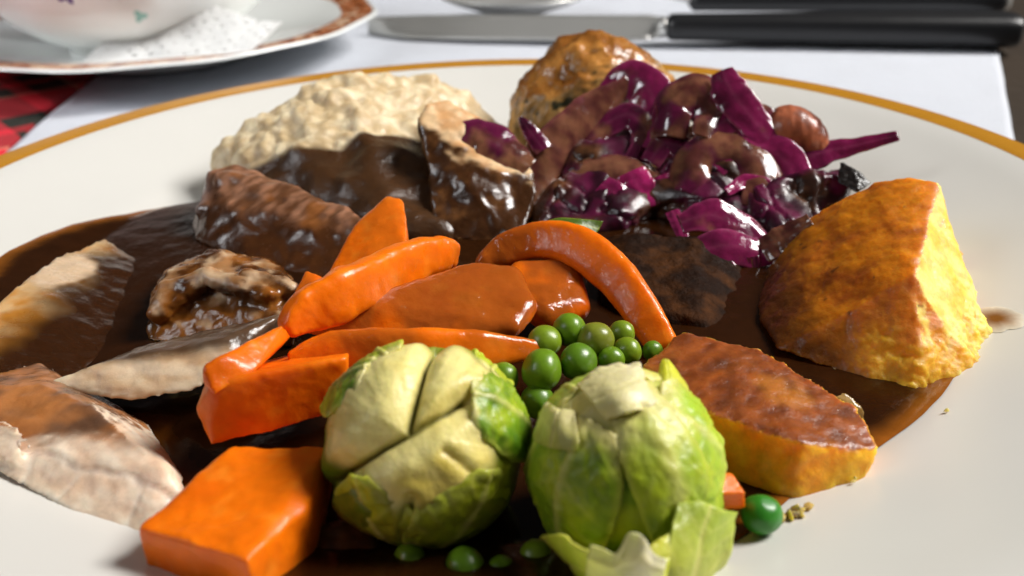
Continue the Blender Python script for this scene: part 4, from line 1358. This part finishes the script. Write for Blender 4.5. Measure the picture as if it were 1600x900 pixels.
shred('cabbage band lying just above the lowest front curl', [(1062, 350, -.3), (1110, 338, -.2), (1160, 360, -.4), (1202, 398, -.8)], [.2, .34, .34, .22], .5, tone=.25, gravy=.25, seed=16)
shred('square cabbage stub dangling under the lowest front curl', [(1128, 412, -1.2), (1132, 432, -1.35), (1134, 458, -1.5)], [.2, .25, .2], .1, tone=.25, gravy=-.1, seed=17)
shred('narrow dark cabbage strip dangling beside the tall potato', [(1176, 400, -1.1), (1180, 440, -1.3), (1177, 488, -1.6)], [.1, .12, .05], .2, tone=.2, gravy=.1, seed=18)
shred('brown filmed cabbage piece resting against the tall potato', [(1190, 392, -1.0), (1225, 372, -1.0), (1268, 345, -1.0)], [.24, .28, .16], .5, gravy=.6, seed=19)
shred('dark onion coloured cabbage strip draped over the roast meat', [(700, 232, 2.7), (745, 215, 2.8), (790, 235, 2.6), (828, 262, 2.3)], [.3, .5, .45, .2], .6, gravy=.35, seed=20)
shred('dark cabbage shred in the hollow between the two halves of the heap', [(1015, 255, 2.7), (1040, 225, 3.0), (1075, 240, 2.7), (1085, 285, 2.0)], [.22, .3, .28, .2], .5, gravy=.25, seed=21)
shred('short purple cabbage shred at the back of the heap by the stuffing ball', [(1020, 190, 4.0), (1050, 150, 4.1), (1075, 150, 3.9)], [.2, .25, .2], .5, tone=.1, gravy=.2, seed=22)

shred('slim violet cabbage strand crossing the top of the left half of the heap', [(898, 215, 4.2), (935, 180, 4.7), (965, 150, 5.0), (978, 118, 5.2)], [.06, .14, .16, .08], .2, tone=.55, gravy=-.3, seed=31, thick=.06)
shred('slim violet cabbage strand curling round the middle of the right half of the heap', [(1135, 300, 1.2), (1165, 285, 1.5), (1205, 295, 1.4), (1235, 325, .9)], [.08, .16, .16, .06], .3, tone=.6, gravy=-.3, seed=32, thick=.06)
shred('short bright cabbage sliver standing up between the finger and the striped curl', [(1100, 215, 2.7), (1118, 190, 3.1), (1124, 160, 3.3)], [.10, .16, .07], .2, tone=.7, gravy=-.3, seed=33, thick=.06)
shred('thin cabbage strand hanging over the burnt stuffing', [(1050, 330, 1.0), (1062, 352, .4), (1070, 380, -.1)], [.14, .15, .08], .2, tone=.5, gravy=-.2, seed=34, thick=.06)
shred('slim cabbage strand lying across the big brown filmed curl', [(1080, 290, 2.0), (1120, 262, 2.4), (1165, 255, 2.5), (1205, 275, 2.1)], [.06, .13, .13, .05], .3, tone=.5, gravy=-.3, seed=35, thick=.06)
shred('narrow cabbage strand over the left fold beside the stuffing ball', [(858, 300, 2.9), (872, 262, 3.5), (900, 225, 4.0)], [.07, .14, .06], .3, tone=.35, gravy=-.2, seed=36, thick=.06)

# flake of dark skin between cabbage and tall potato, and a sliver of onion under the potato
V, F = blob([[Y(1312, 252, 1.5), Y(1335, 262, 1.2), Y(1362, 286, .9), Y(1340, 300, .6), Y(1308, 285, 1.0), Y(1330, 285, 1.6), Y(1345, 290, 1.3)]], voxel=.03, smooth=2)
V = rough(V, F, (.06, 3, 3), (.03, 9, 2))
put('skin_flake', V, F, M_meat, col=np.tile(S(30, 24, 22), (len(V), 1)), wet=.7, label='black roasted skin flake between red cabbage and the tall potato', cat='skin flake')
V, F = blob([[Z(1292, 622, 1.5), Z(1325, 612, 1.55), Z(1352, 640, 1.35), Z(1352, 662, 1.15), Z(1318, 650, 1.3), Z(1300, 640, 1.2)]], voxel=.03, smooth=2)
V = settle(rough(V, F, (.07, 2.2, 3), (.03, 7, 2)))
put('onion_scrap', V, F, M_gravy, col=mixc(S(120, 92, 44), S(176, 148, 96), ss(fbm(V * 3, 2), -.2, .3)), wet=.9, label='small translucent onion scrap between the two roast potatoes', cat='onion')

# crumbs: golden ones by the lone pea and under the tall potato, black ones on the burnt stuffing
def crumbs(label, spots, size, color, name='crumbs'):
    Vs, Fs, Cs = [], [], []
    v0, f0 = ico(1)
    off = 0
    for c_ in spots:
        k_ = size * (.5 + rng.random())
        vv = v0 * (1 + .35 * rng.normal(size=(len(v0), 1)).clip(-1, 1)) * k_ * (.6 + .8 * rng.random(3))
        Vs.append(vv + c_); Fs.append(f0 + off); off += len(v0)
        Cs.append(np.tile(color * (.6 + .6 * rng.random()), (len(v0), 1)))
    put(name, settle(np.vstack(Vs), 0.0), np.vstack(Fs), M_potato, col=np.vstack(Cs), wet=.3, kind='stuff', label=label, cat='crumbs', smooth=False)


def scatter(pxs, z_, n, spread):
    out = []
    for _ in range(n):
        a, b_ = pxs[rng.integers(len(pxs))]
        c_ = Z(a + rng.normal() * spread, b_ + rng.normal() * spread * .5, z_)
        c_[2] = plate_z(np.hypot(c_[0], c_[1])) + .05
        out.append(c_)
    return out


crumbs('golden crumbs on the plate beside the lone pea', scatter([(1238, 822), (1222, 828), (1250, 816)], 1.1, 16, 6), .055, S(214, 170, 96))
crumbs('pale crumbs fallen on the rim below the tall potato', scatter([(1482, 656), (1450, 615), (1345, 760)], 1.2, 5, 8), .028, S(226, 196, 130))
